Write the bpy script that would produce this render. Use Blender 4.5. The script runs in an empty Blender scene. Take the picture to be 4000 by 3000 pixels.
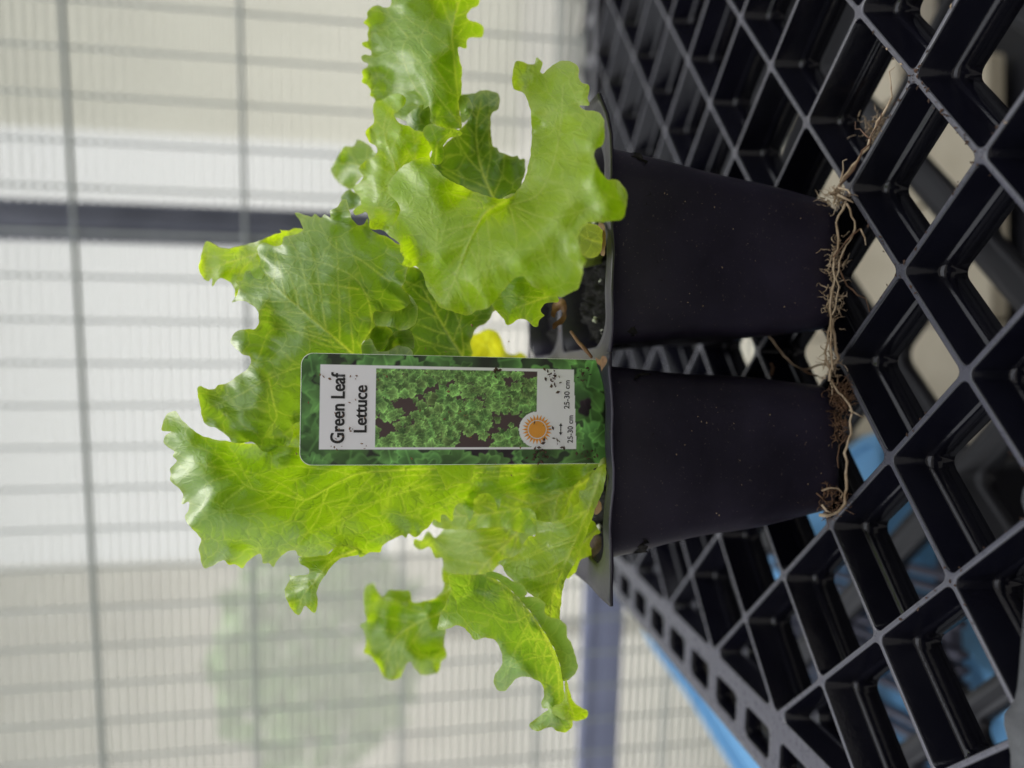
import bpy, bmesh, math, random
import numpy as np
from mathutils import Vector, Matrix, kdtree
from mathutils.geometry import delaunay_2d_cdt

random.seed(7); RNG = np.random.default_rng(7)
S = bpy.context.scene
COL = S.collection
R = math.radians

# ------------------------------------------------------------------ camera
# the phone was held sideways: the place's "up" is the picture's left
FPX = 3000.0; PITCH = R(10.2); CAM = Vector((0, 0, .135))
cp, sp = math.cos(PITCH), math.sin(PITCH)
FWD = Vector((0, cp, -sp)); UP = Vector((0, sp, cp)); RGT = Vector((1, 0, 0))
cam_d = bpy.data.cameras.new('camera'); cam = bpy.data.objects.new('camera', cam_d); COL.objects.link(cam)
m = Matrix((-UP, RGT, -FWD)).transposed().to_4x4(); m.translation = CAM
cam.matrix_world = m
cam_d.sensor_fit = 'HORIZONTAL'; cam_d.sensor_width = 36; cam_d.lens = 27
cam_d.clip_start = .005; cam_d.clip_end = 200
cam_d.dof.use_dof = True; cam_d.dof.focus_distance = .198; cam_d.dof.aperture_fstop = 6.6
S.camera = cam
S.render.resolution_x = 1024; S.render.resolution_y = 768

# ------------------------------------------------------------------ light: bright overcast day
W = bpy.data.worlds.new('World'); S.world = W; W.use_nodes = True
wn = W.node_tree.nodes; wl = W.node_tree.links
bg = wn['Background']
tc = wn.new('ShaderNodeTexCoord'); sx = wn.new('ShaderNodeSeparateXYZ'); rp = wn.new('ShaderNodeValToRGB')
wl.new(tc.outputs['Generated'], sx.inputs[0]); wl.new(sx.outputs['Z'], rp.inputs[0])
rp.color_ramp.elements[0].position = 0.0; rp.color_ramp.elements[0].color = (.42, .435, .45, 1)
rp.color_ramp.elements[1].position = 1.0; rp.color_ramp.elements[1].color = (1.22, 1.25, 1.33, 1)
wl.new(rp.outputs[0], bg.inputs[0]); bg.inputs[1].default_value = 1.66
sun_d = bpy.data.lights.new('sun', 'SUN'); sun_d.energy = 2.2; sun_d.angle = R(32); sun_d.color = (1, .96, .9)
sun = bpy.data.objects.new('sun', sun_d); COL.objects.link(sun)
SUN_FROM = Vector((.12, .72, .80)).normalized()
sun.rotation_euler = SUN_FROM.to_track_quat('Z', 'Y').to_euler()
S.view_settings.view_transform = 'Standard'; S.view_settings.look = 'None'
S.view_settings.exposure = 0.17; S.view_settings.gamma = 1.0

# ------------------------------------------------------------------ helpers
def at(px, py, d):
    """photo pixel (4000x3000) + distance along the view axis in cm -> world point in metres"""
    a = (1500 - py) / FPX; b = (2000 - px) / FPX
    return CAM + (FWD + RGT * a + UP * b) * (d * .01)
def at_np(px, py, d):
    px, py, d = np.asarray(px, float), np.asarray(py, float), np.asarray(d, float)
    a = (1500 - py) / FPX; b = (2000 - px) / FPX
    o = np.empty((len(px), 3))
    o[:, 0] = a; o[:, 1] = FWD[1] + UP[1] * b; o[:, 2] = FWD[2] + UP[2] * b
    return o * (d * .01)[:, None] + np.array(CAM)
def on_plane(px, py, z):
    a = (1500 - py) / FPX; b = (2000 - px) / FPX
    r = FWD + RGT * a + UP * b
    return CAM + r * ((z - CAM.z) / r.z)
def tag(o, label=None, cat=None, group=None, kind=None):
    for k, v in (('label', label), ('category', cat), ('group', group), ('kind', kind)):
        if v: o[k] = v
    return o
def empty(name, loc, label, cat, group=None, rz=0):
    o = bpy.data.objects.new(name, None); COL.objects.link(o); o.location = loc; o.rotation_euler.z = rz
    o.empty_display_size = .01
    return tag(o, label, cat, group)
def link(name, me, mat=None, parent=None, world=True):
    o = bpy.data.objects.new(name, me); COL.objects.link(o)
    if mat and not me.materials: me.materials.append(mat)
    if parent:
        o.parent = parent
        if world:
            o.matrix_parent_inverse = (Matrix.Translation(parent.location) @ parent.rotation_euler.to_matrix().to_4x4()).inverted()
    return o
def mesh(name, v, f, smooth=True, sharp=None):
    me = bpy.data.meshes.new(name); me.from_pydata([tuple(map(float, q)) for q in v], [], [tuple(q) for q in f]); me.update()
    if smooth:
        me.shade_smooth()
        if sharp: me.set_sharp_from_angle(angle=R(sharp))
    return me
def clean(me, dist=1e-5):
    bm = bmesh.new(); bm.from_mesh(me)
    bmesh.ops.remove_doubles(bm, verts=bm.verts, dist=dist)
    bmesh.ops.recalc_face_normals(bm, faces=bm.faces)
    bm.to_mesh(me); bm.free(); return me
def box(x0, x1, y0, y1, z0, z1, bev=0.0, seg=2):
    bm = bmesh.new(); bmesh.ops.create_cube(bm, size=1)
    for v in bm.verts:
        v.co = Vector((x0 + (v.co.x + .5) * (x1 - x0), y0 + (v.co.y + .5) * (y1 - y0), z0 + (v.co.z + .5) * (z1 - z0)))
    if bev: bmesh.ops.bevel(bm, geom=bm.edges[:], offset=bev, segments=seg, affect='EDGES', profile=.5)
    me = bpy.data.meshes.new('box'); bm.to_mesh(me); bm.free(); me.shade_smooth(); me.set_sharp_from_angle(angle=R(40)); return me
def waves(x, y, scale, seed, n=9):
    g = np.random.default_rng(seed); o = np.zeros_like(x, dtype=float)
    for k in range(n):
        a = g.uniform(0, 2 * math.pi); fr = (2 * math.pi / scale) * g.uniform(.6, 1.6)
        o += np.sin((x * math.cos(a) + y * math.sin(a)) * fr + g.uniform(0, 6.28))
    return o / math.sqrt(n / 2) * .5
def tube(points, radii, seg=7, cap=True):
    P = [Vector(p) for p in points]; V = []; F = []
    up = Vector((.3, .2, 1)).normalized()
    for i, p in enumerate(P):
        t = (P[min(i + 1, len(P) - 1)] - P[max(i - 1, 0)]).normalized()
        a = t.cross(up)
        if a.length < 1e-4: a = t.cross(Vector((1, 0, 0)))
        a.normalize(); b = t.cross(a)
        for k in range(seg):
            th = 2 * math.pi * k / seg
            V.append(p + (a * math.cos(th) + b * math.sin(th)) * radii[i])
    for i in range(len(P) - 1):
        for k in range(seg):
            F.append((i * seg + k, i * seg + (k + 1) % seg, (i + 1) * seg + (k + 1) % seg, (i + 1) * seg + k))
    if cap:
        F.append(tuple(range(seg))[::-1]); F.append(tuple((len(P) - 1) * seg + k for k in range(seg)))
    return V, F
def crom(pts, step, closed=True, alpha=.5):
    P = np.asarray(pts, float); n = len(P); out = []
    rng = range(n) if closed else range(n - 1)
    for i in rng:
        p1 = P[i]; p2 = P[(i + 1) % n]
        p0 = P[(i - 1) % n] if (closed or i > 0) else 2 * p1 - p2
        p3 = P[(i + 2) % n] if (closed or i + 2 < n) else 2 * p2 - p1
        L = np.linalg.norm(p2 - p1); k = max(1, int(round(L / step)))
        t0 = 0; t1 = t0 + max(np.linalg.norm(p1 - p0), 1e-6) ** alpha; t2 = t1 + max(L, 1e-6) ** alpha; t3 = t2 + max(np.linalg.norm(p3 - p2), 1e-6) ** alpha
        for j in range(k):
            t = t1 + (t2 - t1) * j / k
            A1 = (t1 - t) / (t1 - t0) * p0 + (t - t0) / (t1 - t0) * p1
            A2 = (t2 - t) / (t2 - t1) * p1 + (t - t1) / (t2 - t1) * p2
            A3 = (t3 - t) / (t3 - t2) * p2 + (t - t2) / (t3 - t2) * p3
            B1 = (t2 - t) / (t2 - t0) * A1 + (t - t0) / (t2 - t0) * A2
            B2 = (t3 - t) / (t3 - t1) * A2 + (t - t1) / (t3 - t1) * A3
            out.append((t2 - t) / (t2 - t1) * B1 + (t - t1) / (t2 - t1) * B2)
    if not closed: out.append(P[-1])
    return np.array(out)

# ------------------------------------------------------------------ materials
class NT:
    def __init__(s, name):
        s.m = bpy.data.materials.new(name); s.m.use_nodes = True; s.n = s.m.node_tree.nodes; s.l = s.m.node_tree.links
        s.b = s.n['Principled BSDF']; s.out = s.n['Material Output']
    def new(s, t, **k):
        o = s.n.new(t)
        for a, b in k.items(): setattr(o, a, b)
        return o
    def link(s, a, b): s.l.new(a, b)
    def val(s, node, **k):
        for a, b in k.items(): node.inputs[a.replace('_', ' ')].default_value = b
        return node
    def noise(s, scale, detail=4, rough=.55, vec=None, dist=0):
        o = s.new('ShaderNodeTexNoise'); o.inputs['Scale'].default_value = scale; o.inputs['Detail'].default_value = detail
        o.inputs['Roughness'].default_value = rough; o.inputs['Distortion'].default_value = dist
        if vec is not None: s.link(vec, o.inputs['Vector'])
        return o
    def ramp(s, inp, stops):
        o = s.new('ShaderNodeValToRGB'); s.link(inp, o.inputs[0]); e = o.color_ramp.elements
        while len(e) < len(stops): e.new(.5)
        for k, (p, c) in zip(e, stops): k.position = p; k.color = (*c, 1) if len(c) == 3 else c
        return o
    def mix(s, fac, a, b, mode='MIX'):
        o = s.new('ShaderNodeMix', data_type='RGBA', blend_type=mode)
        for sock, v in ((0, fac), (6, a), (7, b)):
            if hasattr(v, 'is_output'): s.link(v, o.inputs[sock])
            else: o.inputs[sock].default_value = v if not isinstance(v, tuple) else ((*v, 1) if len(v) == 3 else v)
        return o.outputs[2]
    def math(s, op, a, b=None, c=None):
        o = s.new('ShaderNodeMath', operation=op)
        for i, v in enumerate((a, b, c)):
            if v is None: continue
            if hasattr(v, 'is_output'): s.link(v, o.inputs[i])
            else: o.inputs[i].default_value = v
        return o.outputs[0]
    def bump(s, h, strength, dist=.001, normal=None):
        o = s.new('ShaderNodeBump'); o.inputs['Strength'].default_value = strength; o.inputs['Distance'].default_value = dist
        s.link(h, o.inputs['Height'])
        if normal is not None: s.link(normal, o.inputs['Normal'])
        return o.outputs[0]
    def obj(s): return s.new('ShaderNodeTexCoord').outputs['Object']
    def P(s, **k):
        for a, b in k.items():
            i = s.b.inputs[a.replace('_', ' ')]
            if hasattr(b, 'is_output'): s.link(b, i)
            else: i.default_value = (*b, 1) if isinstance(b, tuple) and len(b) == 3 else b
        return s
MAT = {}
def build_materials():
    # lettuce leaf: colour of the leaf itself comes from the object's colour
    t = NT('lettuce_leaf')
    oi = t.new('ShaderNodeObjectInfo'); col = oi.outputs['Color']
    lc = t.new('ShaderNodeAttribute', attribute_name='lc').outputs['Vector']
    vn = t.new('ShaderNodeAttribute', attribute_name='vein').outputs['Fac']
    edge = t.new('ShaderNodeAttribute', attribute_name='rimd').outputs['Fac']
    wn_ = t.noise(1.1, 2, .5, lc); wv = t.new('ShaderNodeVectorMath', operation='MULTIPLY_ADD')
    t.link(wn_.outputs['Color'], wv.inputs[0]); wv.inputs[1].default_value = (.8, .8, 0); t.link(lc, wv.inputs[2])
    v1 = t.new('ShaderNodeTexVoronoi', feature='DISTANCE_TO_EDGE'); v1.inputs['Scale'].default_value = 1.35; t.link(wv.outputs[0], v1.inputs['Vector'])
    v2 = t.new('ShaderNodeTexVoronoi', feature='DISTANCE_TO_EDGE'); v2.inputs['Scale'].default_value = 4.6; t.link(wv.outputs[0], v2.inputs['Vector'])
    l1 = t.ramp(v1.outputs['Distance'], [(0, (1, 1, 1)), (.045, (0, 0, 0))])
    l2 = t.ramp(v2.outputs['Distance'], [(0, (1, 1, 1)), (.07, (0, 0, 0))])
    net = t.math('MAXIMUM', t.math('MULTIPLY', l1.outputs[0], .33), t.math('MULTIPLY', l2.outputs[0], .04))
    net = t.math('MAXIMUM', net, vn)
    n1 = t.noise(1.3, 4, .6, lc); n2 = t.noise(26, 3, .6, lc)
    var = t.ramp(n1.outputs['Fac'], [(.3, (.86, .90, .82)), (.7, (1.10, 1.06, 1.1))])
    base = t.mix(1.0, col, var.outputs[0], 'MULTIPLY')
    base = t.mix(t.math('MULTIPLY', t.math('SUBTRACT', n2.outputs['Fac'], .35), .3), base, (.12, .24, .02))
    pale = t.mix(.62, base, (.66, .76, .22))
    base = t.mix(net, base, pale)
    base = t.mix(t.math('MULTIPLY', edge, .40), base, (.52, .60, .16))
    n3 = t.noise(9, 3, .55, lc, .4)
    h = t.math('ADD', t.math('MULTIPLY', t.math('MINIMUM', v2.outputs['Distance'], .25), 1.2), t.math('MULTIPLY', n2.outputs['Fac'], .10))
    h = t.math('ADD', h, t.math('MULTIPLY', n3.outputs['Fac'], .20))
    h = t.math('ADD', h, t.math('MULTIPLY', t.math('MINIMUM', v1.outputs['Distance'], .2), 2.4))
    h = t.math('SUBTRACT', h, t.math('MULTIPLY', vn, .3))
    bp = t.bump(h, .55, .0012)
    t.P(Base_Color=base, Roughness=.46, IOR=1.45, Normal=bp); t.b.inputs['Specular IOR Level'].default_value = .25
    t.b.inputs['Coat Weight'].default_value = 1.0; t.b.inputs['Coat Roughness'].default_value = .31; t.b.inputs['Coat IOR'].default_value = 1.45
    
    tr = t.new('ShaderNodeBsdfTranslucent'); t.link(bp, tr.inputs['Normal'])
    tcol = t.mix(1.0, base, (1.60, 1.48, .40), 'MULTIPLY'); t.link(tcol, tr.inputs['Color'])
    mx = t.new('ShaderNodeMixShader'); t.link(t.math('MULTIPLY', oi.outputs['Alpha'], .58), mx.inputs[0])
    t.link(t.b.outputs[0], mx.inputs[1]); t.link(tr.outputs[0], mx.inputs[2]); t.link(mx.outputs[0], t.out.inputs[0])
    MAT['leaf'] = t.m
    # thin matt black pot plastic
    t = NT('pot_plastic'); o = t.obj()
    a = t.noise(55, 3, .5, o); b = t.noise(900, 3, .7, o); c = t.noise(26, 4, .6, o)
    cc = t.ramp(c.outputs['Fac'], [(.35, (.011, .009, .018)), (.72, (.026, .021, .042))])
    dust = t.ramp(t.noise(1500, 2, .5, o).outputs['Fac'], [(.68, (0, 0, 0)), (.74, (1, 1, 1))])
    base = t.mix(t.math('MULTIPLY', dust.outputs[0], .35), cc.outputs[0], (.25, .20, .16))
    rr = t.math('MULTIPLY_ADD', c.outputs['Fac'], .25, .30)
    t.P(Base_Color=base, Roughness=rr, Normal=t.bump(b.outputs['Fac'], .12, .0004, t.bump(a.outputs['Fac'], .10, .004)))
    MAT['pot'] = t.m
    # glossy moulded tray plastic
    t = NT('tray_plastic'); o = t.obj()
    a = t.noise(300, 4, .6, o); b = t.noise(38, 5, .65, o); d = t.noise(1400, 2, .6, o)
    cc = t.ramp(b.outputs['Fac'], [(.3, (.003, .003, .006)), (.75, (.007, .007, .012))])
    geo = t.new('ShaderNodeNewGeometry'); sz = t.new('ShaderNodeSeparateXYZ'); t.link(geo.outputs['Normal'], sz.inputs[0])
    topf = t.ramp(sz.outputs['Z'], [(.75, (0, 0, 0)), (.98, (1, 1, 1))])          # scuffed tops, with the bright panels' reflection painted into the grey
    scuff_sheen = t.math('MULTIPLY', topf.outputs[0], t.ramp(a.outputs['Fac'], [(.3, (.60, .60, .60)), (.8, (.76, .76, .76))]).outputs[0])
    base = t.mix(t.math('MULTIPLY', scuff_sheen, .70), cc.outputs[0], (.17, .17, .205))
    rr = t.math('ADD', t.math('MULTIPLY_ADD', a.outputs['Fac'], .08, .10), t.math('MULTIPLY', scuff_sheen, .22))
    t.P(Base_Color=base, Roughness=rr, Normal=t.bump(d.outputs['Fac'], .08, .0003, t.bump(a.outputs['Fac'], .10, .0006)))
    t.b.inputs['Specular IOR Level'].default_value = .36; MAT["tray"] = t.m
    t = NT('crate_plastic'); o = t.obj(); a = t.noise(60, 4, .6, o); cc = t.ramp(a.outputs['Fac'], [(.3, (.004, .004, .006)), (.7, (.009, .009, .013))]); t.P(Base_Color=cc.outputs[0], Roughness=.45); MAT['crate'] = t.m
    # rough spine of the tray
    t = NT('tray_rough'); o = t.obj()
    a = t.noise(900, 5, .7, o); b = t.noise(120, 4, .6, o)
    cc = t.ramp(b.outputs['Fac'], [(.3, (.03, .03, .035)), (.7, (.075, .08, .085))])
    t.P(Base_Color=cc.outputs[0], Roughness=.5, Normal=t.bump(a.outputs['Fac'], .7, .0008)); MAT['tray_rough'] = t.m
    # potting mix
    t = NT('potting_mix'); o = t.obj()
    a = t.noise(420, 5, .7, o); cc = t.ramp(a.outputs['Fac'], [(.3, (.002, .0018, .0015)), (.66, (.010, .008, .006)), (.82, (.045, .030, .020))])
    t.P(Base_Color=cc.outputs[0], Roughness=.85, Normal=t.bump(a.outputs['Fac'], .8, .001)); MAT['soil'] = t.m
    def plain(key, c1, c2, rough, sc=60, bump=.2, bd=.001, metal=0, spec=.5):
        t = NT(key); o = t.obj(); a = t.noise(sc, 5, .6, o)
        cc = t.ramp(a.outputs['Fac'], [(.3, c1), (.7, c2)])
        t.P(Base_Color=cc.outputs[0], Roughness=rough, Metallic=metal, Normal=t.bump(a.outputs['Fac'], bump, bd)); t.b.inputs['Specular IOR Level'].default_value = spec
        MAT[key] = t.m; return t
    plain('perlite', (.45, .47, .36), (.68, .68, .56), .7, 900)
    plain('root', (.26, .17, .09), (.60, .48, .34), .65, 260)
    plain('root_dark', (.07, .035, .018), (.22, .12, .065), .7, 300)
    plain('withered', (.10, .045, .018), (.28, .14, .055), .55, 260)
    plain('crumb', (.02, .012, .008), (.10, .05, .028), .8, 700)
    plain('chaff', (.30, .20, .11), (.55, .42, .28), .7, 700)
    plain('galvanised_wire', (.34, .37, .35), (.46, .49, .46), .5, 90, .05)
    plain('frame_metal', (.075, .083, .11), (.14, .15, .185), .42, 14, .05)
    plain('rail_metal', (.27, .30, .44), (.34, .37, .52), .5, 12, .05)
    plain('blue_plastic', (.15, .38, .66), (.20, .46, .74), .4, 20, .05)
    plain('bench_board', (.48, .42, .30), (.66, .59, .45), .75, 9, .2)
    plain('gravel', (.34, .32, .28), (.55, .52, .46), .9, 45, .5, .01)
    plain('slat_plastic', (.05, .05, .075), (.09, .09, .12), .35, 30, .05)
    plain('shrub', (.08, .22, .03), (.22, .44, .08), .6, 4, .1)
    plain('bark', (.10, .07, .05), (.2, .15, .1), .8, 20)
    plain('shed_boards', (.46, .43, .38), (.62, .59, .52), .8, 3, .1)
    plain('cream_wall', (.54, .53, .42), (.66, .65, .52), .85, 1.5, .1)
    plain('shade_wall_grey', (.28, .27, .26), (.34, .33, .32), .85, 6, .1)
    plain('brick_red', (.30, .16, .11), (.42, .26, .18), .85, 8, .2)
    # milky twin-wall sheet
    for key, base_, span in (('clear_sheet', .06, .04), ('sheet', .34, .10)):
        t = NT('polycarbonate_' + key); o = t.obj()
        tp = t.new('ShaderNodeBsdfTransparent'); tp.inputs[0].default_value = (.98, .98, .97, 1)
        tl = t.new('ShaderNodeBsdfTranslucent'); tl.inputs[0].default_value = (.97, .96, .915, 1)
        t.P(Base_Color=(.86, .86, .83), Roughness=.25)
        m1 = t.new('ShaderNodeMixShader'); m1.inputs[0].default_value = .75; t.link(t.b.outputs[0], m1.inputs[1]); t.link(tl.outputs[0], m1.inputs[2])
        m2 = t.new('ShaderNodeMixShader'); a = t.noise(2.2, 3, .5, o)
        t.link(t.math('MULTIPLY_ADD', a.outputs['Fac'], span, base_), m2.inputs[0]); t.link(tp.outputs[0], m2.inputs[1]); t.link(m1.outputs[0], m2.inputs[2])
        t.link(m2.outputs[0], t.out.inputs[0]); MAT[key] = t.m
    t = NT('flute_web'); tl = t.new('ShaderNodeBsdfTranslucent'); tl.inputs[0].default_value = (.78, .80, .76, 1)
    t.P(Base_Color=(.26, .29, .26), Roughness=.3); m1 = t.new('ShaderNodeMixShader'); m1.inputs[0].default_value = .15
    t.link(t.b.outputs[0], m1.inputs[1]); t.link(tl.outputs[0], m1.inputs[2]); t.link(m1.outputs[0], t.out.inputs[0]); MAT['flute'] = t.m
    # print on the tag
    t = NT('tag_print'); at_ = t.new('ShaderNodeAttribute', attribute_name='ink').outputs['Color']
    t.P(Base_Color=at_, Roughness=.32); MAT['print'] = t.m
    for key, c, r in (('ink_black', (.012, .012, .012), .4), ('ink_orange', (.85, .36, .04), .4), ('tag_white', (.78, .78, .80), .35), ('tag_edge', (.8, .86, .76), .3)):
        t = NT(key); o = t.obj(); a = t.noise(500, 3, .5, o)
        cc = t.ramp(a.outputs['Fac'], [(.2, tuple(q * .93 for q in c)), (.8, tuple(min(1, q * 1.05) for q in c))])
        t.P(Base_Color=cc.outputs[0], Roughness=r); MAT[key] = t.m
build_materials()

# ------------------------------------------------------------------ the setting
ground = link('ground', mesh('ground', [(-40, -40, -.75), (40, -40, -.75), (40, 40, -.75), (-40, 40, -.75)], [(0, 1, 2, 3)], False), MAT['gravel'])
tag(ground, kind='structure')

# unseen wall added behind the camera to hold back sky light
hw_ = link('shade_wall', box(-3.5, 3.5, -1.15, -.95, -.75, 2.3, .01, 1), MAT['shade_wall_grey']); tag(hw_, kind='structure')
# greenhouse wall: a vertical plane that runs away to the left
Pr = at(2000, 0, 93); Pl = at(2000, 3000, 108)
WO = Vector((Pr.x, Pr.y, 0)); WX = Vector((Pl.x - Pr.x, Pl.y - Pr.y, 0)).normalized()      # along the wall, to the left
WN = Vector((WX.y, -WX.x, 0))
if WN.y > 0: WN = -WN                                                                        # toward the camera
WROT = math.atan2(-WX.y, -WX.x)                                                              # wall's own +X points right
def wall_hit(px, py):
    a = (1500 - py) / FPX; b = (2000 - px) / FPX
    r = FWD + RGT * a + UP * b
    k = (WO - CAM).dot(WN) / r.dot(WN); p = CAM + r * k
    return -(p - WO).dot(WX), p.z                                                            # (along +X right, height)
WM = Matrix.Translation(WO) @ Matrix.Rotation(WROT, 4, 'Z')                                  # local x right, y away, z up
def wall_thing(name, label, cat, x, y, z, group=None):
    return empty(name, WM @ Vector((x, y, z)), label, cat, group, WROT)
ZB, ZT = -.60, 1.0
post_r = wall_hit(300, 782)[0]; post_l = wall_hit(300, 944)[0]
def sheet(x0, x1, label):
    root = wall_thing('polycarbonate_panel', label, 'panel', (x0 + x1) / 2, .03, ZB, 'greenhouse wall panels')
    w = (x1 - x0) / 2; H = ZT - ZB
    for y, mk in ((0, 'clear_sheet'), (.010, 'sheet')):
        link('skin', mesh('skin', [(-w, y, 0), (w, y, 0), (w, y, H), (-w, y, H)], [(0, 1, 2, 3)], False), MAT[mk], root, False)
    rib = box(-w, w, .0006, .0094, -.0011, .0011)
    n = int(H / .0115)
    for k in range(1, n):
        r = link('flute_rib', rib, MAT['flute'], root, False); r.location.z = k * .0115
sheet(post_r - .004, 1.0, 'milky ribbed greenhouse panel right of the dark post')
sheet(-2.0, post_l + .004, 'milky ribbed greenhouse panel left of the dark post')
# dark post between the panels
root = wall_thing('wall_post', 'dark grey metal post between the two greenhouse panels', 'post', (post_r + post_l) / 2, .022, ZB)
pw = (post_r - post_l) / 2
link('post_face', box(-pw, pw, -.006, .0, 0, ZT - ZB, .001), MAT['frame_metal'], root, False)
link('post_web', box(-pw * .35, pw * .30, -.016, -.0062, 0, ZT - ZB, .0015), MAT['frame_metal'], root, False)
# blue-grey rail low on the wall
rz1 = wall_hit(2262, 2900)[1]; rz0 = wall_hit(2415, 2900)[1]
root = wall_thing('wall_rail', 'blue grey horizontal rail low on the greenhouse wall', 'rail', -.3, .012, rz0)
link('rail_face', box(-1.6, 1.2, -.010, .002, 0, rz1 - rz0, .002), MAT['rail_metal'], root, False)
link('rail_lip', box(-1.6, 1.2, -.016, -.0102, (rz1 - rz0) * .80, (rz1 - rz0) * .97, .0015), MAT['rail_metal'], root, False)
# welded wire mesh, 50 x 200 mm
root = wall_thing('wire_mesh', 'grey welded wire mesh of tall narrow openings across the wall', 'wire mesh', 0, -.012, ZB)
vw = bpy.data.meshes.new('w'); V, F = tube([(0, 0, 0), (0, 0, ZT - ZB)], [.0017] * 2, 8); vw = mesh('vertical_wire', V, F, True, 40)
V, F = tube([(-1.7, 0, 0), (.8, 0, 0)], [.0020] * 2, 8); hw = mesh('horizontal_wire', V, F, True, 40)
x_ref = wall_hit(0, 176)[0]
for k in range(-27, 5):
    o = link('vertical_wire', vw, MAT['galvanised_wire'], root, False); o.location.x = x_ref + k * .05
z_ref = wall_hit(949, 150)[1]; dz = wall_hit(271, 150)[1] - z_ref
for k in range(-3, 4):
    for s in (0,):
        o = link('horizontal_wire', hw, MAT['galvanised_wire'], root, False); o.location = (0, -.0054, z_ref + k * dz - ZB)

q = at(1200, 150, 450)
nb = empty('garden_wall', (q.x, q.y, -.75), 'cream garden wall dimly tinting the right greenhouse panel', 'wall')
link('wall_face', box(q.x - .55, q.x + 2.6, q.y, q.y + .2, -.75, 4.2, .01, 1), MAT['cream_wall'], nb)
link('coping', box(q.x - .60, q.x + 2.65, q.y - .06, q.y + .26, 4.201, 4.28, .01, 1), MAT['bark'], nb)
# what shows blurred through the left panel
def foliage(c, rx, ry, rz, n, size, seed):
    g = np.random.default_rng(seed); V = []; F = []
    for k in range(n):
        d = g.normal(size=3); d /= np.linalg.norm(d); r = g.uniform(.35, 1) ** .5
        p = np.array([c[0] + d[0] * rx * r, c[1] + d[1] * ry * r, c[2] + d[2] * rz * r])
        a = g.normal(size=3); a /= np.linalg.norm(a); b = np.cross(a, g.normal(size=3)); b /= np.linalg.norm(b)
        s = size * g.uniform(.6, 1.3); i = len(V)
        V += [p - a * s, p + b * s * .5, p + a * s, p - b * s * .5]; F.append((i, i + 1, i + 2, i + 3))
    return mesh('crown', V, F, False)
def outside(px, py, dist):
    a = (1500 - py) / FPX; b = (2000 - px) / FPX
    r = FWD + RGT * a + UP * b; return CAM + r * dist
q = outside(1250, 2520, 1.9)
sh = empty('shrub', (q.x, q.y, -.75), 'blurred green shrub seen through the left greenhouse panel', 'shrub')
link('crown', foliage((q.x, q.y, q.z), .30, .25, .26, 1100, .035, 3), MAT['shrub'], sh)
V, F = tube([(q.x, q.y, -.75), (q.x + .02, q.y, q.z - .25), (q.x, q.y, q.z)], [.03, .022, .01]); link('stem', mesh('stem', V, F), MAT['bark'], sh)
q = outside(1500, 2760, 5.0)
fe = empty('board_fence', (q.x, q.y, -.75), 'weathered grey board fence seen blurred through the left panel', 'fence')
for k in range(12):
    x = q.x + .85 - k * .31
    link('fence_board', box(x - .15, x + .15, q.y, q.y + .025, -.75, 3.2 + .01 * (k % 3), .003, 1), MAT['shed_boards'], fe)
for z in (-.3, .8): link('fence_rail', box(q.x - 2.7, q.x + .9, q.y + .0255, q.y + .07, z, z + .09, .004, 1), MAT['bark'], fe)

# ------------------------------------------------------------------ black lattice tray
TH = math.atan2(-.095, 1.0)
LD = .0493                                       # diagonal of one square opening
T0 = Vector((-.0688, .1884, 0))                  # one lattice crossing (tray plane is z = 0)
TM = Matrix.Translation(T0) @ Matrix.Rotation(TH, 4, 'Z')
TI = TM.inverted()
def inset_poly(P, d, r, k=4):
    """convex polygon (ccw) -> ring with rounded corners, k+1 points per corner"""
    n = len(P); L = []
    for i in range(n):
        a, b = P[i], P[(i + 1) % n]; e = (b - a).normalized(); nn = Vector((-e.y, e.x)); L.append((a + nn * d, e))
    C = []
    for i in range(n):
        (a, e), (b, f_) = L[i - 1], L[i]
        den = e.x * f_.y - e.y * f_.x; t = ((b.x - a.x) * f_.y - (b.y - a.y) * f_.x) / den
        C.append((a + e * t, e, f_))
    out = []
    for c, e, f_ in C:
        turn = math.acos(max(-1, min(1, e.dot(f_)))); tl = r * math.tan(turn / 2)
        p0 = c - e * tl; nn = Vector((-e.y, e.x)); o = p0 + nn * r
        out.append([o + Matrix.Rotation(turn * j / k, 2) @ (p0 - o) for j in range(k + 1)])
    return out
def tile(V, F, P, rings, zb, k=4, bottom=True):
    """solid frame between polygon P (z=0) and the opening, opening lofted through rings (inset, radius, z)"""
    n = len(P); i0 = len(V)
    for p in P: V.append((p.x, p.y, 0))
    prev = None
    for (d, r, z) in rings:
        R_ = inset_poly(P, d, r, k); base = len(V)
        for arc in R_:
            for q in arc: V.append((q.x, q.y, z))
        m_ = k + 1
        if prev is None:
            for i in range(n):
                for j in range(k): F.append((i0 + i, base + i * m_ + j + 1, base + i * m_ + j))
                F.append((i0 + i, i0 + (i + 1) % n, base + ((i + 1) % n) * m_, base + i * m_ + k))
        else:
            N = n * m_
            for q in range(N): F.append((prev + q, prev + (q + 1) % N, base + (q + 1) % N, base + q))
        prev = base
    if bottom:
        ib = len(V); m_ = k + 1
        for p in P: V.append((p.x, p.y, zb))
        for i in range(n):
            for j in range(k): F.append((ib + i, prev + i * m_ + j, prev + i * m_ + j + 1))
            F.append((ib + (i + 1) % n, ib + i, prev + i * m_ + k, prev + ((i + 1) % n) * m_))
RINGS = [(.00045, .0020, 0), (.00068, .0021, -.00012), (.00088, .0022, -.0005), (.0014, .0023, -.0086), (.0017, .0025, -.0091), (.0021, .0027, -.0094),
         (.0024, .0029, -.0100), (.0028, .0032, -.0155), (.0025, .0030, -.0160)]
h = LD / 2
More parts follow.
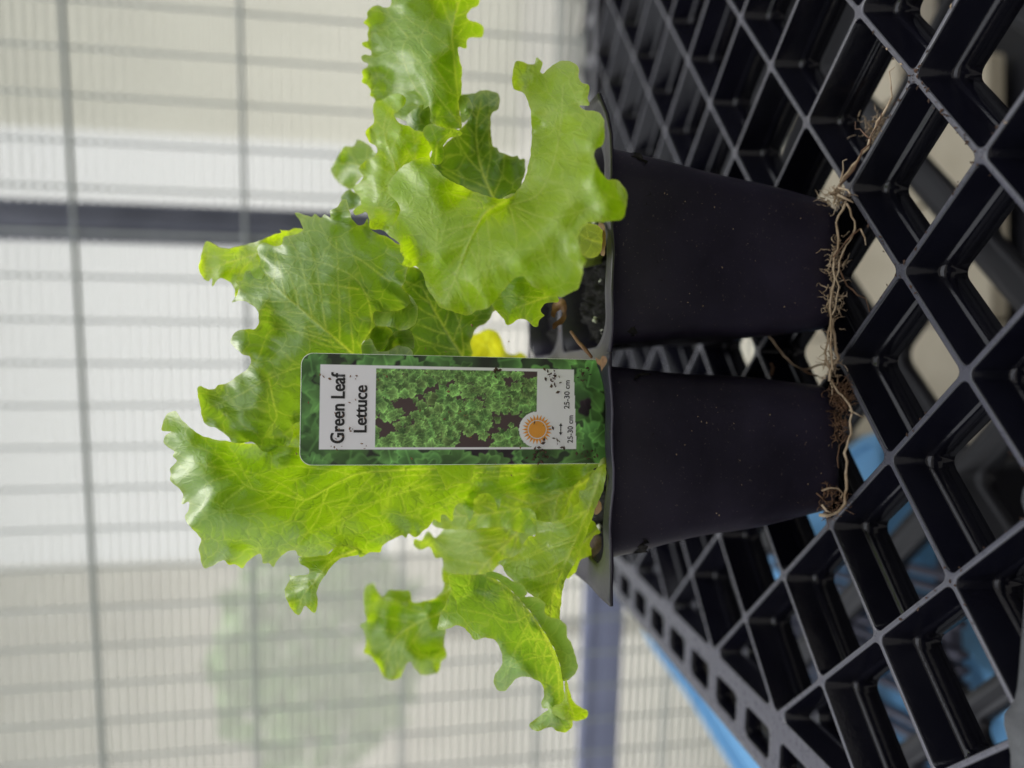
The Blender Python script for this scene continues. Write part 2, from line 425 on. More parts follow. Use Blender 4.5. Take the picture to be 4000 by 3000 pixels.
# border: left one through tray x = XB, back one through tray y = YB
XB = round((TI @ on_plane(2300 + 510 * .9043, 1500 + 1140 * .9043, 0)).x / LD) * LD
YB = 6 * LD - 0 * h; XE = 8 * LD; YF = -3 * LD
V, F = [], []
i_lo, i_hi = int(round(XB / h)), int(round(XE / h)); j_lo, j_hi = int(round(YF / h)), int(round(YB / h))
for i in range(i_lo, i_hi + 1):
    for j in range(j_lo, j_hi + 1):
        if (i + j) % 2 == 0: continue            # opening centres sit where i + j is odd
        c = Vector((i * h, j * h))
        P = [c + Vector((0, -h)), c + Vector((h, 0)), c + Vector((0, h)), c + Vector((-h, 0))]
        if i == i_lo: P = [P[0], P[1], P[2]]
        elif i == i_hi: P = [P[2], P[3], P[0]]
        if j == j_hi: P = [p for p in P if p.y <= c.y + 1e-6]
        elif j == j_lo: P = [p for p in P if p.y >= c.y - 1e-6]
        if len(P) < 3: continue
        tile(V, F, P, RINGS, -.016)
lat = clean(mesh('lattice_floor', V, F)); lat.shade_smooth(); lat.set_sharp_from_angle(angle=R(50))
# ladder rim around the floor: solid inner band, a row of rounded holes, solid outer band
LW = .0222; B0, B1, WB = .0055, .0200, .0020
V, F = [], []
RR = [(.0012, .0024, 0), (.0015, .0024, -.0002), (.0018, .0024, -.0007), (.0021, .0025, -.0065)]
x0 = i_lo * h; y1 = j_hi * h
def slab(q):
    i = len(V)
    for p in q: V.append((p.x, p.y, 0))
    for p in q: V.append((p.x, p.y, -.007))
    F.append((i, i + 1, i + 2, i + 3)); F.append((i + 7, i + 6, i + 5, i + 4))
def border(o, e, n, count):
    """o start, e along, n outward (unit vectors, e x n pointing up or down handled by ordering)"""
    ccw = e.x * n.y - e.y * n.x > 0
    P = lambda a, b: o + e * a + n * b
    def quad(a0, a1, b0, b1):
        q = [P(a0, b0), P(a1, b0), P(a1, b1), P(a0, b1)]
        return q if ccw else q[::-1]
    L = count * h
    for s_ in range(count):
        a = s_ * h
        slab(quad(a, a + h, 0, B0)); slab(quad(a, a + h, B1, LW))
        slab(quad(a, a + WB, B0, B1)); slab(quad(a + h - WB, a + h, B0, B1))
        tile(V, F, quad(a + WB, a + h - WB, B0, B1), RR, -.007)
border(Vector((x0, j_lo * h)), Vector((0, 1)), Vector((-1, 0)), j_hi - j_lo)
border(Vector((x0, y1)), Vector((1, 0)), Vector((0, 1)), i_hi - i_lo)
slab([Vector((x0, y1)), Vector((x0, y1 + LW)), Vector((x0 - LW, y1 + LW)), Vector((x0 - LW, y1))])
rim_me = clean(mesh('ladder_rim', V, F)); rim_me.shade_smooth(); rim_me.set_sharp_from_angle(angle=R(50))
# skirt: the tray lies upside down, so its sides run down from the rim
def skirt():
    prof = [(0, 0), (.0022, -.0004), (.0036, -.0018), (.0050, -.010), (.0075, -.034), (.0100, -.050), (.0150, -.0505), (.0150, -.0520), (.0085, -.0520), (.0035, -.012), (0, -.0025)]
    a = Vector((x0 - LW, j_lo * h)); b = Vector((x0 - LW, y1 + LW)); c = Vector((i_hi * h, y1 + LW))
    V = []; F = []
    for p, nrm in ((a, Vector((-1, 0))), (b, Vector((-1, 1))), (c, Vector((0, 1)))):
        for (o, z) in prof: V.append((p.x + nrm.x * o, p.y + nrm.y * o, z))
    n = len(prof)
    for s in range(2):
        for q in range(n - 1): F.append((s * n + q, s * n + q + 1, (s + 1) * n + q + 1, (s + 1) * n + q))
    me = clean(mesh('skirt', V, F)); me.shade_smooth(); me.set_sharp_from_angle(angle=R(50)); return me
skirt_me = skirt()
def spine():
    V = []; F = []; prof = [(-.0042, -.010), (-.0036, -.0003), (-.0030, .0005), (-.0015, .0007), (.0015, .0007), (.0030, .0005), (.0036, -.0003), (.0042, -.010)]
    n = len(prof); N = 180; xs = np.linspace(x0 - .002, i_hi * h, N)
    for x in xs:
        ph = (x / LD) % 1.0; ph = min(ph, 1 - ph)                       # swells where the ribs come in
        wv = 1 + .9 * math.exp(-(ph * LD / .0045) ** 2)
        for (y, z) in prof: V.append((x, -LD / 2 * 0 - h * 2 * .0 + y * wv + SPY, z))
    for s in range(N - 1):
        for q in range(n - 1): F.append((s * n + q, (s + 1) * n + q, (s + 1) * n + q + 1, s * n + q + 1))
    return mesh('spine', V, F, True, 50)
SPY = round((TI @ on_plane(2300 + 1790 * .9043, 1500 + 980 * .9043, 0)).y / LD) * LD
spine_me = spine()
def tray(name, label, dz, dx, dy, rz, with_spine=True):
    root = empty(name, TM @ Vector((dx, dy, dz)), label, 'tray', 'stacked lattice trays', TH + rz)
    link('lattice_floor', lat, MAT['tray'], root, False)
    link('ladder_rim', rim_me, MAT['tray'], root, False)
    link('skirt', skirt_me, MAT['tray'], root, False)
    if with_spine: link('spine', spine_me, MAT['tray_rough'], root, False)
    return root
tray('lattice_tray', 'upturned black plastic lattice tray right under the lettuce pots', 0, 0, 0, 0)
LS = 2.3; lr = TH + R(4)
lq = on_plane(3390, 1800, -.125) - Matrix.Rotation(lr, 3, 'Z') @ Vector((LD * .5 * LS, 0, 0))       # an opening centre of the crate below
lower = empty('lattice_crate', lq, 'coarse black lattice crate glimpsed through the openings of the tray', 'crate', None, lr)
lat2 = lat.copy(); lat2.materials.clear(); lo_ = link('lattice_floor', lat2, MAT['crate'], lower, False); lo_.scale = (LS, LS, 1.0)

# what lies below: pale boards, blue tarpaulin, dark slatted crate, black weed cloth
wc = link('weed_cloth', mesh('weed_cloth', [(-2, -.6, -.45), (2, -.6, -.45), (2, .72, -.45), (-2, .72, -.45)], [(0, 1, 2, 3)], False), MAT['crate']); tag(wc, kind='structure')
bb = empty('board_walk', (.2, .75, -.42), 'pale tan planks glimpsed through the gaps in the trays', 'planks')
for k in range(9):
    x = -.065 + k * .125
    link('plank', box(x, x + .121, (.61 if k < 3 else .74) + .004 * (k % 3), 1.45, -.44, -.42, .002, 1), MAT['bench_board'], bb)
def tub():
    q = [(-.250, .33), (-.165, .365), (-.128, .475), (-.030, .468), (-.300, .945), (-.372, .62)]; c = np.array((-.215, .60))
    rows = [(.90, -.256), (.96, -.2559), (.985, -.235), (1.03, -.234), (1.035, -.205), (1.025, -.200), (.985, -.200), (.972, -.206), (.93, -.209)]
    V = []; F = []; N = 40
    pts = crom([tuple(np.array(a) * (1 - t) + np.array(b_) * t) for a, b_ in zip(q, q[1:] + q[:1]) for t in (.08, .5, .92)], .02)
    N = len(pts)
    for sc, z in rows:
        for p in pts: V.append((c[0] + (p[0] - c[0]) * sc, c[1] + (p[1] - c[1]) * sc, z))
    for r_ in range(len(rows) - 1):
        for k in range(N): F.append((r_ * N + k, r_ * N + (k + 1) % N, (r_ + 1) * N + (k + 1) % N, (r_ + 1) * N + k))
    F.append(tuple((len(rows) - 1) * N + k for k in range(N)))
    return mesh('storage_tub', V, F, True, 40)
st = link('tub_stand', box(-.34, -.06, .52, .86, -.75, -.2565, .004, 1), MAT['crate']); tag(st, 'black block the blue tub stands on, dark below the tray', 'stand')
tp = link('storage_tub', tub(), MAT['blue_plastic']); tag(tp, 'sky blue lidded plastic tub below and left of the tray', 'tub')
cr = empty('slatted_rack', (-.195, .475, -.198), 'dark slatted rack lying on the blue tub under the tray', 'rack', None, R(4))
sl = box(-.0022, .0022, -.105, .105, 0, .008, .0008, 1)
for k in range(20):
    if k in (6, 9, 15): continue
    o = link('slat', sl, MAT['slat_plastic'], cr, False); o.location = (-.08 + k * .0084, 0, .0085)
for y in (-.085, .0, .085):
    o = link('cross_bar', box(-.085, .085, -.005, .005, 0, .0083, .0008, 1), MAT['slat_plastic'], cr, False); o.location.y = y

# ------------------------------------------------------------------ cell pack
RIMZ = .135 - .0608
def rrect(cx, cy, w, d, r, M=14, K=8):
    """rounded rectangle: list of (x, y) with M points per side and K per corner; ccw from lower-left side start"""
    out = []; x0, x1, y0, y1 = cx - w / 2, cx + w / 2, cy - d / 2, cy + d / 2
    def arc(ox, oy, a0):
        for j in range(K): a = a0 + (math.pi / 2) * (j + .5) / K; out.append((ox + r * math.cos(a), oy + r * math.sin(a)))
    def side(ax, ay, bx, by):
        for j in range(M): t = j / (M - 1); out.append((ax + (bx - ax) * t, ay + (by - ay) * t))
    side(x0 + r, y0, x1 - r, y0); arc(x1 - r, y0 + r, -math.pi / 2)
    side(x1, y0 + r, x1, y1 - r); arc(x1 - r, y1 - r, 0)
    side(x1 - r, y1, x0 + r, y1); arc(x0 + r, y1 - r, math.pi / 2)
    side(x0, y1 - r, x0, y0 + r); arc(x0 + r, y0 + r, math.pi)
    return out
PX0, PXM, PX1 = -.0572, .0080, .0748
PY0, PYM, PY1 = .1895, .2465, .3000
def warp(x, y, z):
    """hand-cut rim: right end curls up, the rest waves a little"""
    e = max(0, (x - .0640) / .0105); z += .0042 * e ** 1.6 * (1 if z > RIMZ - .02 else 0)
    if z > RIMZ - .004: z += .0004 * math.sin(x * 130 + 1) + .0003 * math.sin(x * 310) + .0003 * math.sin(y * 200)
    return x, y, z
pack = empty('cell_pack', ((PX0 + PX1) / 2, PYM, 0), 'black thin plastic four cell plant pack holding the lettuce', 'plant pot')
Vr, Fr = [], []
def cell(x0, x1, y0, y1, cx, cy, w, d, seed):
    r_top, r_bot = .0085, .0075
    # flange tile
    op = rrect(cx, cy, w, d, r_top); N = len(op)
    hw, hd = (x1 - x0) / 2, (y1 - y0) / 2; mx, my = (x0 + x1) / 2, (y0 + y1) / 2
    outer = rrect(mx, my, 2 * hw, 2 * hd, .0004)
    base = len(Vr); lev = 5
    for l in range(lev):
        t = l / (lev - 1)
        for a, b in zip(outer, op): Vr.append(warp(a[0] + (b[0] - a[0]) * t, a[1] + (b[1] - a[1]) * t, RIMZ))
    for l in range(lev - 1):
        for q in range(N): Fr.append((base + l * N + q, base + l * N + (q + 1) % N, base + (l + 1) * N + (q + 1) % N, base + (l + 1) * N + q))
    # cup
    V, F = [], []; H = RIMZ - .0015; bw, bd = w - .0165, d - .0125; sh_ = -.0027 if cx > 0 else .0025
    prof = [(0, 0), (.006, .0006), (.02, .0022), (.06, .0033)] + [(t, 0) for t in np.linspace(.1, .93, 20)] + [(.965, .0001), (.988, .0008), (.998, .0022), (1.0, .0045)]
    for t, ins in prof:
        ww = w + (bw - w) * t; dd = d + (bd - d) * t
        if t < .1: ww -= 2 * ins * .18; dd -= 2 * ins * .18
        else: ww -= 2 * ins + .0012 ; dd -= 2 * ins + .0012
        rr = min(r_top + (r_bot - r_top) * t + .001, ww / 2 - .001)
        ring = rrect(cx + sh_ * t, cy, ww, dd, rr); z = RIMZ - H * t - .00005
        for (x, y) in ring:
            ux, uy = x - cx, y - cy; L = math.hypot(ux, uy); am = .00035 * math.sin(t * 3.14)
            k_ = am * (math.sin(x * 160 + seed * 2 + t * 5) + math.sin(t * 9 + y * 120 + seed))
            V.append((x + ux / L * k_, y + uy / L * k_, z))
    for l in range(len(prof) - 1):
        for q in range(N): F.append((l * N + q, (l + 1) * N + q, (l + 1) * N + (q + 1) % N, l * N + (q + 1) % N))
    F.append(tuple((len(prof) - 1) * N + q for q in range(N)))
    return mesh('cell', V, F, True, 60)
CELLS = [(PXM, PX1, PY0, PYM, .0380, .2200, .0560, .0505), (PX0, PXM, PY0, PYM, -.0216, .2200, .0548, .0505),
         (PXM, PX1, PYM, PY1, .0380, .2730, .0560, .0475), (PX0, PXM, PYM, PY1, -.0216, .2730, .0548, .0475)]
for i, c in enumerate(CELLS):
    link('cell', cell(*c, i + 1), MAT['pot'], pack)
rm = clean(mesh('rim', Vr, Fr)); 
ro = link('rim', rm, MAT['pot'], pack); rm.shade_smooth()
sol = ro.modifiers.new('thickness', 'SOLIDIFY'); sol.thickness = .0007; sol.offset = 1
# ------------------------------------------------------------------ potting mix
for i, (x0, x1, y0, y1, cx, cy, w, d) in enumerate(CELLS):
    n = 90; V = []; F = []
    xs = np.linspace(-1, 1, n); X, Y = np.meshgrid(xs, xs)
    zz = .0022 * waves(X, Y, .9, 10 + i) + .0016 * waves(X, Y, .25, 20 + i, 14) + .0013 * waves(X, Y, .09, 30 + i, 16) + RNG.normal(0, .0007, X.shape)
    rr_ = np.maximum(np.abs(X), np.abs(Y)); zz -= .003 * np.clip(rr_ - .75, 0, 1) * 4
    sx_ = (w / 2 - .0014); sy_ = (d / 2 - .0014)
    # squircle mapping keeps the mix inside the rounded cup
    Xm = X * np.sqrt(np.clip(1 - .16 * Y ** 4, 0, 1)); Ym = Y * np.sqrt(np.clip(1 - .16 * X ** 4, 0, 1))
    P = np.stack([cx + Xm * sx_, cy + Ym * sy_, RIMZ - .0075 + zz], -1).reshape(-1, 3)
    for a in range(n - 1):
        for b in range(n - 1): F.append((a * n + b, a * n + b + 1, (a + 1) * n + b + 1, (a + 1) * n + b))
    nm = ['front right', 'front left', 'rear right', 'rear left'][i]
    so = link('potting_mix', mesh('potting_mix', P, F), MAT['soil'])
    tag(so, f'dark crumbly potting mix in the {nm} cell of the pack', 'soil', 'potting mix in the four cells', 'stuff')
    if i < 2:
        g = np.random.default_rng(50 + i); bm = bmesh.new()
        for k in range(26):
            px_, py_ = g.uniform(-.85, .85, 2); ia = int((py_ + 1) / 2 * (n - 1)); ib = int((px_ + 1) / 2 * (n - 1)); p = P[ia * n + ib]
            s = g.uniform(.0005, .0014); mt = Matrix.Translation(Vector(p) + Vector((0, 0, s * .4))) @ Matrix.Diagonal((s, s * g.uniform(.6, 1), s * g.uniform(.5, .9), 1))
            r_ = bmesh.ops.create_icosphere(bm, subdivisions=2, radius=1, matrix=mt)
            for v in r_['verts']: v.co += Vector(g.normal(0, .00012, 3))
        me = bpy.data.meshes.new('perlite'); bm.to_mesh(me); bm.free(); me.shade_smooth()
        po = link('perlite', me, MAT['perlite'], so); tag(po, kind='stuff')

# ------------------------------------------------------------------ lettuce
def tps(ctrl, X, Y, reg=1e-3):
    C = np.asarray(ctrl, float); x = C[:, 0] / 400; y = C[:, 1] / 400; d = C[:, 2]; n = len(C)
    U = lambda r2: np.where(r2 > 1e-12, .5 * r2 * np.log(np.maximum(r2, 1e-12)), 0)
    K = U((x[:, None] - x) ** 2 + (y[:, None] - y) ** 2) + np.eye(n) * reg
    Pm = np.stack([np.ones(n), x, y], 1)
    A = np.zeros((n + 3, n + 3)); A[:n, :n] = K; A[:n, n:] = Pm; A[n:, :n] = Pm.T
    s = np.linalg.lstsq(A, np.r_[d, 0, 0, 0], rcond=None)[0]
    xx = X / 400; yy = Y / 400
    return U((xx[:, None] - x) ** 2 + (yy[:, None] - y) ** 2) @ s[:n] + s[n] + s[n + 1] * xx + s[n + 2] * yy
def inside_poly(X, Y, P):
    x0, y0 = P[:, 0], P[:, 1]; x1, y1 = np.roll(x0, -1), np.roll(y0, -1); r = np.zeros(len(X), bool)
    for a, b, c, d in zip(x0, y0, x1, y1):
        if b == d: continue
        k = ((b > Y) != (d > Y)) & (X < (c - a) * (Y - b) / (d - b) + a); r ^= k
    return r
def seg_dist(X, Y, P):
    kd = kdtree.KDTree(len(P) * 2)
    for i, q in enumerate(P):
        kd.insert((q[0], q[1], 0), i); w = (q + P[(i + 1) % len(P)]) / 2; kd.insert((w[0], w[1], 0), i)
    kd.balance(); f = kd.find
    return np.array([f((a, b, 0))[2] for a, b in zip(X, Y)])
def grow_veins(mid, extra, P, seed, gap=75, ang=42, w0=7.0):
    g = random.Random(seed); pts = []
    lo = P.min(0) - 8; nx_, ny_ = ((P.max(0) + 8 - lo) / 4).astype(int) + 1
    gx, gy = np.meshgrid(lo[0] + np.arange(nx_) * 4, lo[1] + np.arange(ny_) * 4, indexing='ij')
    mask = inside_poly(gx.ravel(), gy.ravel(), P).reshape(nx_, ny_)
    def inside(p):
        i, j = int((p[0] - lo[0]) / 4), int((p[1] - lo[1]) / 4)
        return 0 <= i < nx_ and 0 <= j < ny_ and bool(mask[i, j])
    def add(poly, w, taper=True):
        c = crom(poly, 5, False)
        for i, q in enumerate(c): pts.append((q[0], q[1], w * (1 - .55 * i / len(c)) if taper else w))
        return c
    def branch(p, d, w, lev, turn):
        poly = [p]; n = g.randint(16, 26) if lev == 1 else g.randint(6, 12); q = np.array(p, float); a = math.atan2(d[1], d[0])
        for k in range(n):
            a += turn * .035 + g.uniform(-.10, .10); q = q + np.array((math.cos(a), math.sin(a))) * (16 if lev == 1 else 11)
            if not inside(q): break
            poly.append(q.copy())
        if len(poly) < 3: return
        c = add(poly, w)
        if lev < 1:
            for i in range(12, len(c) - 3, 19):
                if g.random() < .7:
                    t = c[min(i + 1, len(c) - 1)] - c[i - 1]; aa = math.atan2(t[1], t[0]) + g.choice((-1, 1)) * R(g.uniform(45, 75))
                    branch(c[i], (math.cos(aa), math.sin(aa)), w * .6, lev + 1, g.uniform(-1, 1))
    mids = [mid] if mid else []
    for mm, main in [(q, True) for q in mids] + [(q, False) for q in extra]:
        c = add(mm, w0 if main else w0 * .62); s = 1; step = int(gap / 5)
        for i in range(step // 2 + 4, len(c) - 4, max(5, step // 2)):
            t = c[i + 1] - c[i - 1]; a = math.atan2(t[1], t[0]) + s * R(g.uniform(ang - 8, ang + 12)); s = -s
            if main: branch(c[i], (math.cos(a), math.sin(a)), w0 * .58, 1, -s * -.6)
            elif g.random() < .0: branch(c[i], (math.cos(a), math.sin(a)), w0 * .36, 2, g.uniform(-1, 1))
    return pts
LEAVES = 0
def leaf_mesh(patches, seed, sp_=5.8, ruffle=.16, blister=.035, serr=1.3):
    AV, AF, LCA, VEA, RIA = [], [], [], [], []
    for pi, pt in enumerate(patches):
        out = crom(pt['o'], 6.5)
        # fine serration along the rim
        tn = np.roll(out, -1, 0) - np.roll(out, 1, 0); tn /= np.linalg.norm(tn, axis=1)[:, None] + 1e-9
        sarr = np.cumsum(np.linalg.norm(np.roll(out, -1, 0) - out, axis=1))
        g = np.random.default_rng(seed * 7 + pi); off = np.zeros(len(out))
        for fr in (18, 31, 47): off += np.sin(sarr / fr * 2 * math.pi / 1.9 + g.uniform(0, 6)) * serr * .55
        out = out + np.stack([tn[:, 1], -tn[:, 0]], 1) * off[:, None]
        lo = out.min(0) - 5; hi = out.max(0) + 5; st = pt.get('sp', sp_)
        xs = np.arange(lo[0], hi[0], st); ys = np.arange(lo[1], hi[1], st * .866)
        X, Y = np.meshgrid(xs, ys); X = X + (np.arange(len(ys)) % 2)[:, None] * st / 2
        X = X.ravel() + g.uniform(-.18, .18, X.size) * st; Y = Y.ravel() + g.uniform(-.18, .18, Y.size) * st
        k = inside_poly(X, Y, out); X, Y = X[k], Y[k]
        dd = seg_dist(X, Y, out); k = dd > st * .5; X, Y = X[k], Y[k]
        n0 = len(out); co = [Vector(q) for q in out] + [Vector((a, b)) for a, b in zip(X, Y)]
        v2, e2, f2, ov, oe, of = delaunay_2d_cdt(co, [(i, (i + 1) % n0) for i in range(n0)], [], 0, 1e-4)
        VX = np.array([q.x for q in v2]); VY = np.array([q.y for q in v2]); f2 = np.array([tuple(q) for q in f2])
        cx = VX[f2].mean(1); cy = VY[f2].mean(1); f2 = f2[inside_poly(cx, cy, out)]
        de = seg_dist(VX, VY, out)
        dm = np.mean([q[2] for q in pt['d']]); am_ = pt.get('amp', 1.0)
        d = dm + am_ * (tps(pt['d'], VX, VY) - dm)
        # veins
        vp = grow_veins(pt.get('mid'), pt.get('veins', []), out, seed * 31 + pi, pt.get('gap', 75), pt.get('ang', 42), pt.get('w', 7.0))
        vein = np.zeros(len(VX)); dv = np.full(len(VX), 60.0); ridge = np.zeros(len(VX))
        if vp:
            kd = kdtree.KDTree(len(vp))
            for i, q in enumerate(vp): kd.insert((q[0], q[1], 0), i)
            kd.balance()
            thick = [q for q in vp if q[2] > 2.6]
            if thick:
                kt = kdtree.KDTree(len(thick))
                for i, q in enumerate(thick): kt.insert((q[0], q[1], 0), i)
                kt.balance()
            for i in range(len(VX)):
                _, j, ds = kd.find((VX[i], VY[i], 0)); w = vp[j][2]
                vein[i] = math.exp(-(ds / max(w * .95, 3.2)) ** 2) * min(1, .15 + w / 6.0)
                if thick: dv[i] = kt.find((VX[i], VY[i], 0))[2]
                if w > 4.0: ridge[i] = (w / 7) * math.exp(-(ds / (w * 1.5)) ** 2)
        we = np.exp(-de / pt.get('ew', 85.0)); rf = pt.get('ruffle', ruffle) * 2.5
        d = d + rf * we * (1.35 * waves(VX, VY, 270, seed + 1) + .5 * waves(VX, VY, 120, seed + 2)) + .13 * waves(VX, VY, 320, seed + 3)
        d = d - .055 * ridge - blister * 1.8 * (1 - np.exp(-(dv / 42) ** 2)) + .0012 * waves(VX, VY, 34, seed + 4, 12)
        b = len(AV) and sum(len(q) for q in AV); AV.append(at_np(VX, VY, d)); AF.append(f2 + b)
        a = pt.get('rot', 0.0); LCA.append(np.stack([(VX * math.cos(a) + VY * math.sin(a)) / 150, (-VX * math.sin(a) + VY * math.cos(a)) / 150 * 1.3, np.full(len(VX), seed * 3.7)], 1))
        VEA.append(vein); RIA.append(np.exp(-de / 9.0))
    V = np.concatenate(AV); F = np.concatenate(AF)
    me = bpy.data.meshes.new('leaf'); me.from_pydata(V.tolist(), [], F.tolist()); me.update(); me.shade_smooth()
    for nm, typ, arr, key in (('lc', 'FLOAT_VECTOR', np.concatenate(LCA).ravel(), 'vector'), ('vein', 'FLOAT', np.concatenate(VEA), 'value'), ('rimd', 'FLOAT', np.concatenate(RIA), 'value')):
        at_ = me.attributes.new(nm, typ, 'POINT'); at_.data.foreach_set(key, arr.astype(np.float32))
    me.materials.append(MAT['leaf']); return me
def leaf(parent, seed, color, patches, **k):
    if isinstance(patches, dict): patches = [patches]
    o = link('leaf', leaf_mesh(patches, seed, **k), None, parent); o.color = color if len(color) == 4 else (*color, 1)
    pt = patches[0]
    if seed in (1, 7, 9, 11, 25, 27, 2, 4, 5):                # leaf stalk down to the crown in the potting mix
        m0, m1 = pt['mid'][0], pt['mid'][1]; dm = np.mean([q[2] for q in pt['d']])
        dd = dm + pt.get('amp', 1.0) * (tps(pt['d'], np.array([m0[0], m1[0]], float), np.array([m0[1], m1[1]], float)) - dm)
        a = at(m0[0], m0[1], dd[0] + .10); b = at(m1[0], m1[1], dd[1] + .10); c = parent.location + Vector((0, 0, .003))
        L = (a - c).length; k1 = a + (a - b).normalized() * min(L * .4, .02); k2 = c + Vector(((a - c).x * .15, (a - c).y * .15, L * .35))
        ps = [a * (1 - t) ** 3 + k1 * 3 * t * (1 - t) ** 2 + k2 * 3 * t * t * (1 - t) + c * t ** 3 for t in np.linspace(0, 1, 14)]
        V, F = tube(ps, np.linspace(.0011, .0026, 14), 8); st = link('stalk', mesh('stalk', V, F), MAT['leaf'], parent); st.color = (.48, .56, .20, .8)
    return o
YEL = (.37, .57, .012, 1.0); GRN = (.20, .35, .038, .8); MID = (.25, .43, .018, 1.0); DRK = (.12, .24, .014, .55); PAL = (.38, .56, .07, 1.0)  # DRK: shade between the leaves put into colour and translucency
pr = CELLS[0]; pl_ = CELLS[1]
fr = empty('lettuce_plant', (pr[4], pr[5], RIMZ - .008), 'front right lettuce with a broad leaf drooping over the pot rim', 'lettuce', 'lettuce seedlings in the pack')
fl = empty('lettuce_plant', (pl_[4], pl_[5], RIMZ - .008), 'front left lettuce with a tall upright leaf beside the plant tag', 'lettuce', 'lettuce seedlings in the pack')
br = empty('lettuce_plant', (CELLS[2][4], CELLS[2][5], RIMZ - .008), 'rear right lettuce with shaded leaves behind the drooping leaf', 'lettuce', 'lettuce seedlings in the pack')
bl = empty('lettuce_plant', (CELLS[3][4], CELLS[3][5], RIMZ - .008), 'rear left lettuce with soft blurred leaves hanging at the far left', 'lettuce', 'lettuce seedlings in the pack')

# L1: broad leaf drooping toward the camera
leaf(fr, 1, YEL, dict(o=[(1965,777),(1885,760),(1800,725),(1735,690),(1700,655),(1680,630),(1662,614),(1625,622),(1580,645),(1545,675),(1525,705),(1515,735),(1525,765),(1545,782),(1562,810),(1557,840),(1540,872),(1520,890),(1520,920),(1545,935),(1560,950),(1565,985),(1580,1007),(1570,1035),(1600,1045),(1625,1040),(1645,1060),(1660,1095),(1670,1130),(1695,1165),(1715,1195),(1740,1210),(1770,1217),(1830,1232),(1865,1212),(1905,1205),(1920,1192),(1950,1155),(1985,1115),(2010,1087),(2045,1082),(2065,1100),(2085,1122),(2120,1137),(2125,1155),(2155,1157),(2190,1162),(2225,1145),(2260,1125),(2272,1085),(2280,1040),(2290,1015),(2275,995),(2265,960),(2257,920),(2275,890),(2305,870),(2360,867),(2405,862),(2435,850),(2446,810),(2449,755),(2430,720),(2405,702),(2375,700),(2350,675),(2332,645),(2322,610),(2325,585),(2355,565),(2362,530),(2360,490),(2357,460),(2340,440),(2305,432),(2275,425),(2265,412),(2300,412),(2297,385),(2302,345),(2295,330),(2270,320),(2260,295),(2262,270),(2240,245),(2215,236),(2175,245),(2145,265),(2120,287),(2110,280),(2120,245),(2097,225),(2087,250),(2065,250),(2020,237),(2005,270),(2000,305),(2010,350),(2040,360),(2060,390),(2072,435),(2077,500),(2075,575),(2065,640),(2050,695),(2025,740),(1995,770)],
    d=[(1980,790,19.9),(1880,850,19.0),(1760,750,19.3),(1640,680,19.3),(1560,740,19.7),(1560,960,19.0),(1700,1000,18.3),(1850,1000,17.8),(1820,1190,18.2),(1700,1150,18.6),(2020,960,17.4),(2060,1060,17.4),(2200,1050,16.9),(2200,1140,17.5),(2150,850,17.4),(2250,900,16.7),(2300,760,16.9),(2430,790,16.9),(2180,650,18.2),(2320,560,17.5),(2170,450,19.0),(2330,480,18.0),(2150,320,20.0),(2260,300,19.3),(2040,290,21.2),(2100,240,21.2),(2060,700,19.4)],
    mid=[(1975,785),(1900,830),(1850,910),(1800,1030),(1760,1130),(1735,1180)], veins=[[(1880,790),(1700,740),(1640,720),(1560,690)],[(1865,880),(1780,890),(1710,900),(1685,860),(1700,760),(1715,700)],[(1990,810),(2010,880),(2015,970),(1980,1020),(1880,1060)],[(2000,800),(2100,760),(2160,640),(2190,480),(2200,330)],[(2010,810),(2130,850),(2250,830),(2400,770)],[(2020,840),(2110,930),(2140,1010),(2200,1100)],[(1710,900),(1700,1000),(1690,1080)]],
    rot=.6, ruffle=.13), blister=.030)
# L17: pale small leaf tucked under it by the rim
leaf(fr, 17, (.30, .40, .11, .7), dict(o=[(2230,860),(2280,872),(2320,875),(2350,895),(2358,930),(2352,975),(2335,1000),(2305,1008),(2282,1000),(2250,960),(2230,900)], d=[(2240,900,19.4),(2340,900,20.2),(2300,1000,20.4),(2350,970,20.6),(2280,940,20.0)], mid=[(2350,950),(2290,930),(2250,900)], ruffle=.08))
# L13: leaf under the drooping one
leaf(fr, 13, MID, dict(o=[(1960,1040),(2050,1030),(2130,1080),(2165,1140),(2182,1165),(2180,1178),(2150,1182),(2125,1190),(2112,1210),(2118,1225),(2127,1232),(2107,1250),(2102,1275),(2080,1272),(2070,1260),(2035,1245),(2018,1250),(2000,1264),(1982,1270),(1965,1245),(1945,1220),(1920,1192),(1900,1150),(1920,1080)], d=[(1960,1060,19.6),(2120,1090,19.6),(2050,1150,19.0),(1950,1200,19.4),(2000,1250,19.3),(2090,1260,19.6),(2160,1170,19.9)], mid=[(2160,1150),(2080,1180),(2000,1210)], gap=50, ruffle=.10))
# L4: pale ruffled leaf on the upper left of L1
leaf(fr, 4, YEL, dict(o=[(1515,375),(1550,365),(1575,372),(1587,398),(1565,425),(1542,445),(1550,470),(1570,487),(1592,490),(1620,507),(1650,515),(1675,545),(1690,580),(1680,600),(1690,650),(1720,740),(1720,900),(1660,970),(1600,985),(1560,948),(1515,917),(1490,897),(1445,893),(1442,860),(1430,828),(1390,842),(1380,825),(1395,810),(1407,800),(1405,770),(1380,740),(1400,715),(1420,687),(1400,660),(1435,622),(1470,605),(1470,575),(1445,555),(1427,515),(1445,495),(1462,475),(1455,425),(1465,400),(1490,390)],
    d=[(1545,385,22.0),(1470,430,22.2),(1620,520,21.3),(1680,580,21.0),(1430,520,22.0),(1530,600,20.9),(1420,660,21.8),(1480,720,20.9),(1400,790,21.6),(1560,800,20.7),(1480,870,20.9),(1680,850,21.2),(1600,970,20.9)], mid=[(1690,900),(1600,780),(1540,640),(1500,500),(1530,400)], ruffle=.22, ew=70))
